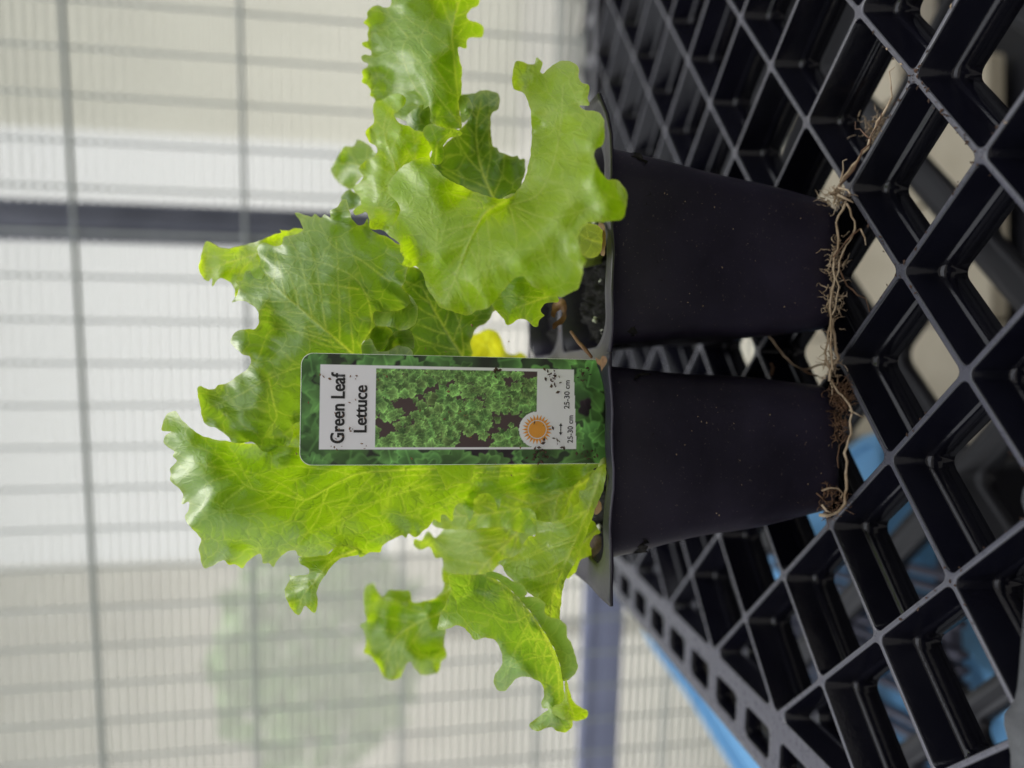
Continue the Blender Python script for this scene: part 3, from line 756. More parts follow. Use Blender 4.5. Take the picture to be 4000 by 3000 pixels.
# L20: small folded leaves between
leaf(br, 20, MID, dict(o=[(1650,510),(1680,485),(1725,497),(1780,505),(1808,520),(1797,531),(1765,535),(1742,555),(1730,575),(1736,595),(1722,640),(1695,643),(1680,625),(1688,590),(1670,550)], d=[(1660,510,21.3),(1790,515,21.0),(1700,540,20.8),(1690,630,20.8),(1725,600,21.2)], mid=[(1700,630),(1710,560),(1760,515)], ruffle=.12, gap=40))
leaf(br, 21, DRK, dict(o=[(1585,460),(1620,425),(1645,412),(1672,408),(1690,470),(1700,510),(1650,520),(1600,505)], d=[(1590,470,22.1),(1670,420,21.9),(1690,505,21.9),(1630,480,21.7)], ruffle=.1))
leaf(br, 22, GRN, dict(o=[(1790,378),(1828,380),(1846,415),(1842,445),(1825,468),(1806,478),(1798,440)], d=[(1800,390,21.6),(1840,420,20.9),(1815,470,21.4),(1820,425,20.7)], ruffle=.05))
# L3: leaf standing up at the right, runs out of the picture
leaf(fr, 3, MID, dict(o=[(1540,-130),(1530,-40),(1528,0),(1520,27),(1500,30),(1475,19),(1455,27),(1435,47),(1435,70),(1420,90),(1440,107),(1437,130),(1437,157),(1415,167),(1415,177),(1432,187),(1450,200),(1450,215),(1425,212),(1411,222),(1420,240),(1437,250),(1435,260),(1415,275),(1417,300),(1414,320),(1435,335),(1447,355),(1447,372),(1462,385),(1470,410),(1520,450),(1600,470),(1640,440),(1676,415),(1685,475),(1730,500),(1770,503),(1800,500),(1806,485),(1795,440),(1800,400),(1802,365),(1803,320),(1805,280),(1793,215),(1790,185),(1822,187),(1827,155),(1845,145),(1880,147),(1890,125),(1885,100),(1860,87),(1830,75),(1825,55),(1840,35),(1870,20),(1873,0),(1880,-60),(1860,-130)],
    d=[(1700,-100,22.0),(1550,-80,22.3),(1850,-80,23.0),(1430,100,22.6),(1430,300,22.8),(1500,400,22.8),(1600,120,21.8),(1600,300,21.9),(1680,420,21.7),(1790,490,21.4),(1770,200,21.5),(1778,330,21.3),(1800,300,22.0),(1800,200,22.3),(1880,120,23.0),(1850,20,22.8),(1540,220,22.2)],
    mid=[(1800,490),(1790,380),(1780,300),(1772,200),(1768,110),(1795,0),(1815,-110)], veins=[[(1795,480),(1720,390),(1665,300),(1640,245),(1600,190)],[(1765,355),(1715,285),(1670,210),(1645,150),(1690,65),(1725,-20)],[(1660,395),(1620,340),(1585,260),(1572,200),(1595,145),(1650,145)],[(1595,145),(1530,70),(1500,0)]], rot=.3, ruffle=.14, amp=1.3, gap=95), blister=.03)
# L2: shaded leaf behind the notch
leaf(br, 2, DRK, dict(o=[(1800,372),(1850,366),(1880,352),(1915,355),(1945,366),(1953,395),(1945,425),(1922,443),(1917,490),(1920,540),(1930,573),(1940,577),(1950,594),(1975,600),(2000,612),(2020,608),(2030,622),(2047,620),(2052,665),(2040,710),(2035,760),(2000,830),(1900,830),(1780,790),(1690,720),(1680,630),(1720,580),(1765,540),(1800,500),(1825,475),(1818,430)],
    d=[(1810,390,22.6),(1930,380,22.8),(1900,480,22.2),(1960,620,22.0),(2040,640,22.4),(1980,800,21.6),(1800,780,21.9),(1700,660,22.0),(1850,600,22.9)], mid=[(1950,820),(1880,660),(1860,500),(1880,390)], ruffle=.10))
# L5: small leaf tips at the far upper left of the right plant
leaf(br, 5, MID, dict(o=[(1400,545),(1425,557),(1450,575),(1490,640),(1470,720),(1415,692),(1395,715),(1375,742),(1345,728),(1320,712),(1300,685),(1293,660),(1303,640),(1325,600),(1350,572),(1380,570)], d=[(1400,560,24.6),(1310,660,25.0),(1380,650,24.2),(1460,680,23.8),(1370,730,24.4)], mid=[(1470,700),(1390,640),(1330,640)], ruffle=.2, gap=50))
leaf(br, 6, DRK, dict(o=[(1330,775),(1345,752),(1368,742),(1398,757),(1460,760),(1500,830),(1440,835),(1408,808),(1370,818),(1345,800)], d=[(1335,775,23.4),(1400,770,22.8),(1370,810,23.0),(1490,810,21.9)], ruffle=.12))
# L6: big middle leaf (with the turned-under flap) and the tongue behind it
leaf(fr, 7, GRN, [dict(o=[(1182,900),(1170,860),(1152,832),(1195,840),(1220,847),(1230,837),(1255,850),(1267,837),(1290,850),(1290,825),(1320,805),(1330,787),(1352,780),(1365,820),(1375,855),(1400,880),(1420,875),(1435,855),(1445,890),(1470,910),(1510,925),(1550,950),(1600,985),(1600,1030),(1587,1060),(1587,1090),(1568,1125),(1595,1150),(1603,1185),(1570,1212),(1500,1222),(1460,1222),(1466,1268),(1445,1300),(1415,1345),(1425,1375),(1420,1440),(1340,1560),(1200,1640),(1150,1655),(1143,1700),(1112,1760),(1030,1765),(1000,1735),(975,1725),(950,1732),(905,1725),(900,1717),(850,1675),(800,1655),(785,1600),(774,1550),(772,1515),(785,1507),(800,1515),(840,1520),(850,1505),(890,1495),(925,1470),(960,1445),(980,1420),(977,1395),(950,1385),(920,1360),(900,1335),(905,1315),(925,1295),(960,1285),(995,1285),(1010,1265),(1010,1235),(1000,1205),(975,1185),(940,1175),(905,1180),(920,1163),(935,1125),(920,1100),(945,1095),(960,1060),(1005,1055),(1015,1010),(1005,970),(1020,950),(1045,950),(1070,962),(1100,955),(1105,930),(1155,915)],
    d=[(1170,850,21.0),(1300,830,20.8),(1430,880,20.9),(1550,960,20.5),(1580,1080,20.0),(1250,950,20.2),(1100,1000,20.6),(1020,960,21.2),(1400,1020,19.9),(1240,1120,19.7),(1060,1120,20.3),(930,1120,21.0),(1450,1150,20.0),(1560,1180,20.6),(1010,1230,20.4),(920,1320,20.7),(1100,1300,20.2),(1300,1300,20.0),(1430,1320,20.9),(980,1400,20.8),(1100,1450,20.5),(900,1520,20.6),(785,1530,21.0),(800,1640,20.8),(960,1640,20.4),(1100,1700,20.8),(1250,1580,21.0),(1400,1420,21.2)],
    mid=[(1420,1420),(1330,1340),(1200,1230),(1080,1120),(1010,1020)], veins=[[(1430,1380),(1450,1230),(1400,1100),(1300,1040),(1180,1010),(1100,1000)],[(1400,1130),(1250,1110),(1170,1120),(1160,1200)],[(1520,1100),(1400,1010),(1300,960),(1250,880)],[(1410,1420),(1250,1430),(1150,1440),(1050,1480),(920,1550),(800,1600)],[(1300,1340),(1180,1300),(1060,1290),(1020,1370),(1000,1420)],[(1050,1480),(1070,1580),(1080,1630),(1040,1690)]], rot=.15, ruffle=.20, amp=1.3),
    dict(o=[(1460,1218),(1500,1218),(1568,1208),(1603,1184),(1600,1165),(1597,1150),(1625,1185),(1633,1230),(1620,1265),(1595,1285),(1565,1291),(1525,1276),(1470,1271)], d=[(1465,1225,20.2),(1600,1180,20.6),(1570,1210,20.5),(1630,1230,19.7),(1560,1285,19.5),(1480,1265,19.8),(1540,1240,19.6)], ruffle=.03, ew=30)], blister=.032)
leaf(fr, 8, YEL, dict(o=[(802,945),(830,950),(855,965),(900,970),(940,960),(1000,945),(1060,920),(1100,907),(1092,897),(1125,902),(1150,892),(1185,897),(1200,960),(1120,1000),(1060,1040),(1020,1090),(960,1120),(935,1130),(918,1165),(915,1125),(895,1100),(860,1087),(845,1100),(830,1117),(827,1087),(815,1100),(790,1080),(775,1045),(780,1020),(790,985)],
    d=[(810,955,22.4),(790,1050,22.0),(900,980,22.0),(900,1080,21.5),(1100,910,22.2),(1150,940,21.9),(1000,1000,21.6),(930,1140,21.4)], mid=[(1150,950),(1010,990),(880,1030),(800,1060)], ruffle=.16))
# L14: shaded leaf behind, between the tag and the drooping leaf
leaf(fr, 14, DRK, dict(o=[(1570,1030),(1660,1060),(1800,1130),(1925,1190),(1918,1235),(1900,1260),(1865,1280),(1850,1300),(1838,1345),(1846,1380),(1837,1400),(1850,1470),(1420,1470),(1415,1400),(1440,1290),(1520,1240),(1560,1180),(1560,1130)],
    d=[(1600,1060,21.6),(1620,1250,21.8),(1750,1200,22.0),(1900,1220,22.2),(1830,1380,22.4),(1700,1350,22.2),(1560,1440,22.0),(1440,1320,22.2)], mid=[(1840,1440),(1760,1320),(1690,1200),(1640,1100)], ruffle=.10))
# L16: curled leaf tips beside the tag
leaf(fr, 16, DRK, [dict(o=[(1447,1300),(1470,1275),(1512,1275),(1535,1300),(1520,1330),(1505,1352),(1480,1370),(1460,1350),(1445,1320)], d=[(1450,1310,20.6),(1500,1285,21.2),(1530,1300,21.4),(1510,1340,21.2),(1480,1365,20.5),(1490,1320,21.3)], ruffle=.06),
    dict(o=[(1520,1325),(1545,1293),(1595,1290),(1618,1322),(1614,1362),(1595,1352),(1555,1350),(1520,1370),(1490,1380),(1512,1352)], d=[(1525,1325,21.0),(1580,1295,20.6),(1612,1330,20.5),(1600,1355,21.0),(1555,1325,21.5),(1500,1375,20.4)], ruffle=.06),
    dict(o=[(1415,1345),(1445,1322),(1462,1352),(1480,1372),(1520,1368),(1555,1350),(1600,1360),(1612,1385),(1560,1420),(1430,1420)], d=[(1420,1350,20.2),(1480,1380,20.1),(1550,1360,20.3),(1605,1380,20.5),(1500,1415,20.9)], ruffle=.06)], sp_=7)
# L7: tall leaf left of the tag
leaf(fl, 9, MID, dict(o=[(685,1605),(660,1612),(640,1640),(632,1680),(650,1685),(670,1685),(647,1700),(637,1722),(655,1745),(680,1765),(675,1780),(690,1800),(680,1815),(665,1830),(665,1850),(665,1875),(690,1900),(715,1930),(710,1970),(735,1960),(737,1990),(722,2025),(745,2060),(775,2090),(785,2105),(775,2145),(780,2155),(785,2195),(800,2220),(835,2207),(875,2190),(895,2205),(920,2205),(945,2220),(970,2190),(995,2172),(1015,2165),(1025,2180),(1027,2200),(1050,2200),(1067,2215),(1090,2180),(1120,2157),(1155,2150),(1165,2170),(1200,2180),(1240,2182),(1285,2197),(1292,2175),(1282,2160),(1315,2140),(1360,2135),(1395,2150),(1405,2177),(1430,2165),(1450,2157),(1485,2157),(1492,2140),(1500,2125),(1540,2105),(1570,2090),(1585,2102),(1595,2085),(1625,2100),(1650,2075),(1675,2060),(1695,2030),(1720,2040),(1725,2010),(1750,2020),(1765,2035),(1780,1975),(1800,1967),(1815,2000),(1835,2035),(1850,2000),(1855,1940),(1900,1927),(1930,1945),(1945,1995),(1965,1940),(2000,1925),(2025,1935),(2070,1930),(2120,1935),(2175,1920),(2225,1910),(2275,1865),(2325,1830),(2358,1815),(2362,1785),(2200,1765),(1800,1755),(1400,1752),(1172,1749),(1100,1742),(1000,1735),(900,1725),(835,1715),(785,1700),(750,1675),(715,1645)],
    d=[(660,1640,20.6),(700,1680,20.0),(670,1850,20.0),(730,1970,19.6),(780,2130,20.0),(800,2210,20.8),(850,1800,19.4),(850,2000,19.2),(900,1735,20.4),(1000,1850,19.6),(1000,2050,19.5),(1000,2170,20.9),(1200,1760,20.9),(1200,1950,19.9),(1200,2100,20.1),(1280,2190,21.4),(1400,1760,21.3),(1400,1900,20.6),(1450,2100,20.8),(1650,1770,21.5),(1650,1920,21.0),(1650,2060,21.6),(1900,1780,21.6),(1900,1900,21.4),(2150,1850,21.5),(2350,1800,21.3)],
    mid=[(2340,1810),(2100,1815),(1850,1825),(1600,1835),(1400,1850),(1350,1870),(1265,1915),(1190,1952),(1080,1920),(1030,1920),(960,1895),(920,1850),(860,1785),(790,1705)],
    veins=[[(2000,1840),(1700,1855),(1550,1862),(1450,1900),(1350,1945),(1250,1975),(1195,2035),(1130,2035),(1050,2060),(960,2065)],[(2050,1850),(1700,1890),(1500,1950),(1400,2000),(1260,2060),(1130,2110)],[(1190,1952),(1150,2000),(1130,2035)],[(960,1895),(870,1970),(865,1990),(900,2040)],[(860,1785),(780,1835)],[(920,1850),(800,1900),(820,1950),(870,1970)],[(2100,1870),(1800,1950),(1650,2020)],[(860,1785),(760,1735),(720,1710)]], rot=.1, ruffle=.17, amp=1.2, gap=210, w=6.0), blister=.045)
leaf(fl, 10, MID, dict(o=[(1165,2178),(1200,2176),(1280,2165),(1315,2135),(1360,2128),(1398,2145),(1405,2165),(1330,2182),(1280,2232),(1250,2280),(1237,2310),(1241,2350),(1232,2393),(1210,2382),(1193,2367),(1180,2385),(1167,2403),(1150,2393),(1130,2365),(1117,2335),(1114,2295),(1132,2265),(1130,2245),(1140,2250),(1185,2245),(1207,2240),(1206,2220),(1175,2205)],
    d=[(1380,2150,20.9),(1280,2180,20.4),(1180,2185,20.6),(1250,2240,20.0),(1150,2260,20.6),(1130,2320,20.2),(1190,2300,19.8),(1230,2370,20.3),(1160,2390,20.6)], mid=[(1385,2150),(1290,2195),(1240,2260),(1190,2320),(1165,2380)], ruffle=.10, gap=45))
leaf(fl, 19, YEL, dict(o=[(1690,1800),(1702,1828),(1716,1855),(1733,1890),(1746,1915),(1758,1900),(1778,1889),(1810,1887),(1836,1883),(1846,1850),(1851,1800),(1770,1785)], d=[(1700,1810,20.9),(1745,1910,20.3),(1840,1880,20.6),(1840,1800,20.9),(1775,1850,20.6)], ruffle=.05))
leaf(fl, 23, YEL, dict(o=[(1150,1640),(1175,1630),(1190,1760),(1115,1755),(1122,1705)], d=[(1150,1650,21.4),(1185,1750,21.3),(1120,1740,21.5),(1140,1700,21.2)], ruffle=.06))
# L8: broad pale leaf stalk leaning left
leaf(fl, 11, PAL, dict(o=[(2325,1835),(2362,1812),(2362,1890),(2325,1990),(2290,2090),(2240,2210),(2210,2260),(2195,2325),(2186,2420),(2180,2470),(2120,2450),(2125,2380),(2065,2315),(1990,2255),(1970,2230),(1965,2215),(1945,2200),(1980,2180),(2015,2170),(2045,2125),(2065,2095),(2090,2095),(2095,2065),(2075,2025),(2110,2035),(2160,2037),(2190,2030),(2212,2008),(2220,1985),(2225,1955),(2238,1975),(2262,1960),(2264,1915),(2280,1915),(2295,1880)],
    d=[(2350,1830,20.6),(2340,1920,20.3),(2260,1950,20.7),(2280,2080,19.9),(2200,2050,20.3),(2085,2040,20.9),(2090,2090,20.6),(2180,2200,19.9),(2220,2240,19.9),(2050,2180,20.3),(1960,2205,20.8),(2020,2260,20.5),(2130,2330,20.0),(2190,2350,20.1),(2160,2440,20.2)],
    mid=[(2350,1830),(2310,1960),(2260,2090),(2200,2220),(2160,2330),(2150,2440)], veins=[[(2300,1990),(2200,2060),(2110,2050)],[(2250,2110),(2130,2150),(2030,2190)],[(2200,2220),(2110,2250),(2040,2260)]], w=9, rot=1.2, ruffle=.10, gap=100), blister=.02)
# L9: its curled blade hanging at the left
leaf(fl, 12, (.24, .42, .06, .9), [dict(o=[(1752,2247),(1825,2245),(1896,2246),(1935,2262),(1980,2292),(2040,2352),(2108,2442),(2158,2522),(2188,2600),(2200,2660),(2205,2720),(2215,2780),(2235,2817),(2235,2840),(2210,2860),(2175,2855),(2155,2840),(2120,2850),(2095,2855),(2065,2835),(2110,2795),(2140,2770),(2120,2765),(2115,2750),(2125,2710),(2115,2670),(2080,2650),(2025,2645),(2000,2670),(1970,2700),(1945,2695),(1927,2665),(1935,2635),(1960,2595),(1960,2555),(1950,2525),(1930,2500),(1895,2490),(1855,2500),(1830,2470),(1810,2450),(1780,2445),(1750,2455),(1710,2460),(1715,2420),(1725,2390),(1745,2350),(1760,2300),(1752,2270)],
    d=[(1760,2255,20.3),(1890,2248,20.3),(1850,2300,20.9),(1790,2330,21.0),(1720,2440,20.6),(1790,2430,19.9),(1880,2400,20.2),(1890,2480,19.2),(1980,2360,20.5),(2040,2352,20.3),(2000,2470,19.5),(1960,2540,19.2),(2108,2442,20.1),(2158,2522,19.9),(2070,2560,19.3),(2190,2620,19.6),(2080,2640,18.9),(1960,2620,19.3),(1940,2690,20.0),(2150,2700,19.2),(2120,2750,19.5),(2200,2720,19.4),(2160,2800,19.0),(2080,2830,19.7),(2210,2850,19.6)],
    mid=[(1905,2255),(1985,2300),(2045,2360),(2105,2450),(2150,2530),(2178,2620),(2185,2720),(2195,2810)], veins=[[(2070,2400),(2000,2430),(1900,2400),(1800,2380)],[(2130,2500),(2050,2500),(2010,2560),(2040,2620)],[(2050,2350),(1960,2330),(1850,2290)],[(2150,2560),(2080,2570),(2000,2600),(1960,2660)]], rot=.8, ruffle=.10, gap=60),
    dict(o=[(1896,2246),(1900,2235),(1935,2235),(1970,2250),(2000,2267),(2040,2285),(2060,2315),(2050,2330),(2090,2332),(2130,2357),(2125,2390),(2150,2410),(2185,2420),(2212,2445),(2217,2490),(2235,2520),(2250,2570),(2257,2605),(2245,2635),(2215,2657),(2200,2660),(2188,2600),(2158,2522),(2108,2442),(2040,2352),(1980,2292),(1935,2262)],
    d=[(1900,2240,20.2),(1935,2262,20.25),(1980,2292,20.3),(1970,2252,19.4),(2040,2352,20.2),(2055,2318,18.9),(2108,2442,20.05),(2130,2370,18.6),(2158,2522,19.85),(2205,2450,18.3),(2188,2600,19.6),(2250,2570,18.4),(2200,2655,19.4),(2240,2635,18.8)], ruffle=.05, ew=50)], blister=.045)
leaf(fl, 24, YEL, dict(o=[(2210,2650),(2228,2710),(2245,2745),(2270,2765),(2292,2772),(2298,2793),(2280,2810),(2240,2816),(2205,2812),(2180,2800),(2160,2790),(2155,2770),(2170,2755),(2195,2745),(2205,2700)], d=[(2212,2660,18.6),(2280,2790,18.5),(2200,2800,18.3),(2165,2780,18.4),(2215,2750,18.25)], mid=[(2212,2670),(2220,2740),(2240,2790)], ruffle=.03, gap=40))
# L18: pale leaf behind the stalk near the rim
leaf(fl, 18, YEL, dict(o=[(2290,2010),(2308,2030),(2325,2040),(2333,2062),(2346,2080),(2318,2095),(2305,2135),(2315,2150),(2310,2175),(2290,2178),(2270,2185),(2260,2202),(2250,2232),(2215,2260),(2200,2180),(2240,2080)], d=[(2300,2030,21.2),(2340,2080,21.3),(2300,2150,21.6),(2250,2220,21.9),(2220,2200,21.5)], mid=[(2340,2060),(2280,2120),(2230,2200)], ruffle=.08, gap=45))
# L11 / L12 / L10: softer leaves further back on the left
leaf(bl, 25, PAL, dict(o=[(1672,2075),(1700,2100),(1730,2070),(1775,2050),(1850,2030),(1950,1990),(2075,1990),(2100,2050),(2070,2110),(2020,2175),(1950,2205),(1900,2260),(1840,2260),(1800,2250),(1738,2225),(1725,2180),(1700,2180),(1690,2155),(1675,2135),(1655,2147),(1620,2135),(1617,2105),(1645,2110)],
    d=[(1640,2120,24.2),(1720,2090,23.9),(1730,2170,23.8),(1800,2080,23.3),(1830,2200,23.4),(1950,2050,22.6),(1900,2230,23.4),(2060,2030,22.2),(2000,2160,22.6)], mid=[(2080,2010),(1990,2110),(1900,2200),(1850,2260)], veins=[[(1990,2110),(1880,2140),(1790,2160),(1720,2120)],[(2040,2050),(1900,2070),(1760,2080)]], ruffle=.14, w=9))
leaf(bl, 26, YEL, dict(o=[(1745,2185),(1780,2163),(1825,2188),(1842,2245),(1845,2300),(1790,2330),(1750,2345),(1700,2376),(1650,2372),(1612,2358),(1650,2350),(1705,2332),(1735,2290),(1725,2245)], d=[(1780,2180,25.0),(1830,2260,24.8),(1740,2320,25.2),(1630,2360,25.6),(1740,2240,25.4)], mid=[(1800,2190),(1770,2290),(1660,2360)], ruffle=.12, gap=60))
leaf(bl, 27, MID, dict(o=[(1420,2335),(1425,2295),(1455,2277),(1462,2275),(1475,2310),(1497,2330),(1520,2305),(1570,2307),(1602,2310),(1610,2350),(1650,2352),(1705,2345),(1745,2330),(1760,2400),(1742,2440),(1740,2465),(1735,2520),(1745,2560),(1725,2585),(1715,2620),(1685,2635),(1645,2635),(1620,2610),(1600,2585),(1575,2620),(1565,2645),(1515,2657),(1495,2635),(1475,2600),(1445,2560),(1422,2550),(1430,2505),(1422,2470),(1407,2442),(1432,2425),(1425,2395)],
    d=[(1440,2290,26.2),(1580,2320,25.8),(1730,2360,25.2),(1420,2440,26.0),(1550,2420,24.9),(1680,2450,24.8),(1430,2550,26.0),(1530,2640,25.9),(1600,2560,25.2),(1680,2620,25.6),(1730,2540,25.3)], mid=[(1740,2390),(1640,2430),(1540,2500),(1500,2620)], ruffle=.25, gap=70))
leaf(fl, 29, PAL, dict(o=[(1690,2050),(1720,1990),(1790,1930),(1900,1890),(2050,1880),(2240,1850),(2330,1840),(2320,1900),(2260,1990),(2200,2060),(2090,2090),(1950,2060),(1800,2070)], d=[(1700,2040,22.9),(1800,1950,22.4),(1950,2040,22.2),(2050,1890,22.0),(2300,1860,21.6),(2200,2040,21.7)], mid=[(2320,1860),(2150,1950),(1950,2000),(1750,2020)], ruffle=.08, w=9))
# L15: yellow blurred leaf far behind, beside the tag
leaf(bl, 28, (.48, .50, .04), dict(o=[(1840,1310),(1875,1300),(1905,1285),(1945,1300),(1965,1345),(1985,1380),(2010,1385),(2035,1375),(2060,1405),(2060,1480),(1830,1480),(1835,1390)], d=[(1850,1320,27.0),(1930,1300,27.3),(2040,1390,27.5),(1900,1450,27.0),(2040,1470,27.2)], mid=[(2020,1440),(1920,1380),(1890,1300)], ruffle=.12, gap=60))

# ------------------------------------------------------------------ plant tag
c_tl, c_tr, c_br, c_bl = at(1172, 1817, 19.05), at(1178, 1379, 19.15), at(2368, 1408, 20.75), at(2368, 1809, 20.70)
TAGW = .0279; up_v = ((c_tl + c_tr) / 2 - (c_bl + c_br) / 2); TAGH = up_v.length
ey = up_v.normalized(); ex = ((c_tr - c_tl) + (c_br - c_bl)).normalized(); ex = (ex - ey * ex.dot(ey)).normalized(); en = ex.cross(ey)
TAGW = ((c_tr - c_tl).length + (c_br - c_bl).length) / 2
torg = (c_bl + c_br) / 2
TGM = Matrix((ex, ey, en)).transposed().to_4x4(); TGM.translation = torg
tagroot = bpy.data.objects.new('plant_tag', None); COL.objects.link(tagroot); tagroot.matrix_world = TGM; tagroot.empty_display_size = .01
tag(tagroot, 'printed plastic plant tag reading Green Leaf Lettuce stuck in the pack', 'plant tag')
def tlink(name, me, mat): 
    o = bpy.data.objects.new(name, me); COL.objects.link(o); o.parent = tagroot
    if mat: me.materials.append(mat)
    return o
# tag coordinates: x 0..TAGW from left, s down from the top edge, all measured on the photo in cm
KX = TAGW * 100 / 2.92; KY = TAGH * 100 / 7.97
def paint(nx, ny, H):
    g = np.random.default_rng(11); img = np.zeros((ny, nx, 3)); W_ = 2.92; H = 7.97
    X, Y = np.meshgrid((np.arange(nx) + .5) / nx * W_, (np.arange(ny) + .5) / ny * H)          # cm, Y down
    img[:] = (.030, .055, .022)
    n_ = waves(X, Y, 1.3, 91) ; img += (np.array((.03, .075, .02)) * np.clip(n_, -.4, 1)[..., None])
    def blob(cx, cy, r, col, lobes, curl, soft):
        x0 = max(0, int((cx - 1.5 * r) / W_ * nx)); x1 = min(nx, int((cx + 1.5 * r) / W_ * nx) + 2); y0 = max(0, int((cy - 1.5 * r) / H * ny)); y1 = min(ny, int((cy + 1.5 * r) / H * ny) + 2)
        if x1 <= x0 or y1 <= y0: return
        dx = X[y0:y1, x0:x1] - cx; dy = Y[y0:y1, x0:x1] - cy; th = np.arctan2(dy, dx); rr = np.hypot(dx * g.uniform(.8, 1.25), dy)
        R_ = r * (1 + .20 * np.sin(lobes * th + g.uniform(0, 6)) + .14 * np.sin((lobes * 2 + 1) * th + g.uniform(0, 6)) + .3 * np.cos(th - g.uniform(0, 6)) * curl)
        t = rr / R_; m_ = np.clip((1 - t) / soft, 0, 1)[..., None]
        a0 = g.uniform(0, 6.28); sh = .55 + .45 * np.cos(th - a0) * np.clip(t, 0, 1)
        ridge = np.exp(-((t - .9) / .10) ** 2); vein_ = np.exp(-((np.sin(th - a0) * rr) / (r * .07)) ** 2) * .35
        c = np.array(col) * (sh * (.50 + .6 * t) + .42 * ridge + vein_)[..., None]
        img[y0:y1, x0:x1] = img[y0:y1, x0:x1] * (1 - m_) + c * m_
    for k in range(150):
        cx, cy = g.uniform(-.2, W_ + .2), g.uniform(-.2, H + .2); dark = g.random() < .07
        col = np.array((.035, .02, .03)) if dark else np.array((.20, .52, .13)) * g.uniform(.5, 1.25) + np.array((.03, .03, 0)) * g.random()
        blob(cx, cy, g.uniform(.22, .5), col, g.integers(2, 5), .5, .22 + .25 * (cy < 1.6))
    # inner picture
    px0, px1, py0, py1 = .43, W_ - .35, 1.83, 6.02
    bx_, by_, save = img, None, img.copy()
    img[:] = (.075, .046, .045)
    for k in range(1150):
        cx, cy = g.uniform(px0 - .1, px1 + .1), g.uniform(py0 - .1, py1 + .1)
        if waves(np.array([cx]), np.array([cy]), 1.5, 17)[0] < -.22 + .25 * g.normal(): continue
        v = g.uniform(.45, 1.35); col = np.array((.26, .58, .14)) * v + np.array((.14, .14, .05)) * g.random()
        blob(cx, cy, g.uniform(.05, .16), col, g.integers(2, 6), .7, .14)
    inner = img.copy(); img[:] = save
    def rect(x0, x1, y0, y1): return (X > x0) & (X < x1) & (Y > y0) & (Y < y1)
    white = (.88, .88, .90)
    img[rect(.41, W_ - .30, .47, 7.02 + (W_ - X) * .05)] = white
    k = rect(.47, W_ - .37, 1.83, 6.02); img[k] = inner[k]
    cxs, cys = .95, 6.05
    img[(X - cxs) ** 2 + (Y - cys) ** 2 < .50 ** 2] = white
    return img
TH_CM = TAGH * 100; NX, NY = 150, 430
IM = paint(NX, NY, TH_CM)
def tag_sheet():
    ex_h = .003; n_ext = 12; V = []; C = []; F = []; rad = .0030
    rows = NY + n_ext
    for j in range(rows):
        s_ = j / (NY - 1) * TAGH if j < NY else TAGH + (j - NY + 1) / n_ext * ex_h
        for i in range(NX):
            x = (i / (NX - 1) - .5) * TAGW; y = TAGH - s_
            if s_ < rad and abs(x) > TAGW / 2 - rad:
                cx = math.copysign(TAGW / 2 - rad, x); cy = TAGH - rad; d = Vector((x - cx, y - cy)); 
                mxc = max(abs(d.x), abs(d.y))
                if d.length > 1e-9: d = d.normalized() * mxc
                x, y = cx + d.x, cy + d.y
            if s_ > TAGH - .0002: x *= 1 - .5 * (s_ - TAGH) / ex_h
            z = .0010 * math.sin(s_ * 45) + .00025 * math.sin(x * 120)
            V.append((x, y, z)); C.append((*IM[min(j, NY - 1), i], 1))
    for j in range(rows - 1):
        for i in range(NX - 1): F.append((j * NX + i, (j + 1) * NX + i, (j + 1) * NX + i + 1, j * NX + i + 1))
    me = bpy.data.meshes.new('printed_sheet'); me.from_pydata(V, [], F); me.update(); me.shade_smooth()
    a = me.color_attributes.new('ink', 'FLOAT_COLOR', 'POINT'); a.data.foreach_set('color', np.array(C, np.float32).ravel())
    ring = [V[i] for i in range(NX)] + [V[j * NX + NX - 1] for j in range(1, NY)]; left = [V[j * NX] for j in range(NY)][::-1]
    return me, left + ring
me, ring = tag_sheet(); sheet_o = tlink('printed_sheet', me, MAT['print'])
Vb = []; Fb = []
for (x, y, z) in ring: Vb += [(x, y, z + .00008), (x * 1.008, y + (.00012 if y > TAGH - .003 else 0), z + .00002), (x * 1.008, y + (.00012 if y > TAGH - .003 else 0), z - .0004), (x, y, z - .0004)]
for i in range(len(ring) - 1):
    for q in range(3): Fb.append((i * 4 + q, (i + 1) * 4 + q, (i + 1) * 4 + q + 1, i * 4 + q + 1))
tlink('cut_edge', mesh('cut_edge', Vb, Fb, False), MAT['tag_edge'])
tlink('back_sheet', mesh('back_sheet', [(-TAGW / 2 + .0002, -.0002, -.0014), (TAGW / 2 - .0002, -.0002, -.0014), (TAGW / 2 - .0002, TAGH - .0028, -.0014), (TAGW / 2 - .003, TAGH - .0004, -.0014), (-TAGW / 2 + .003, TAGH - .0004, -.0014), (-TAGW / 2 + .0002, TAGH - .0028, -.0014)], [(0, 1, 2, 3, 4, 5)], False), MAT['tag_white'])
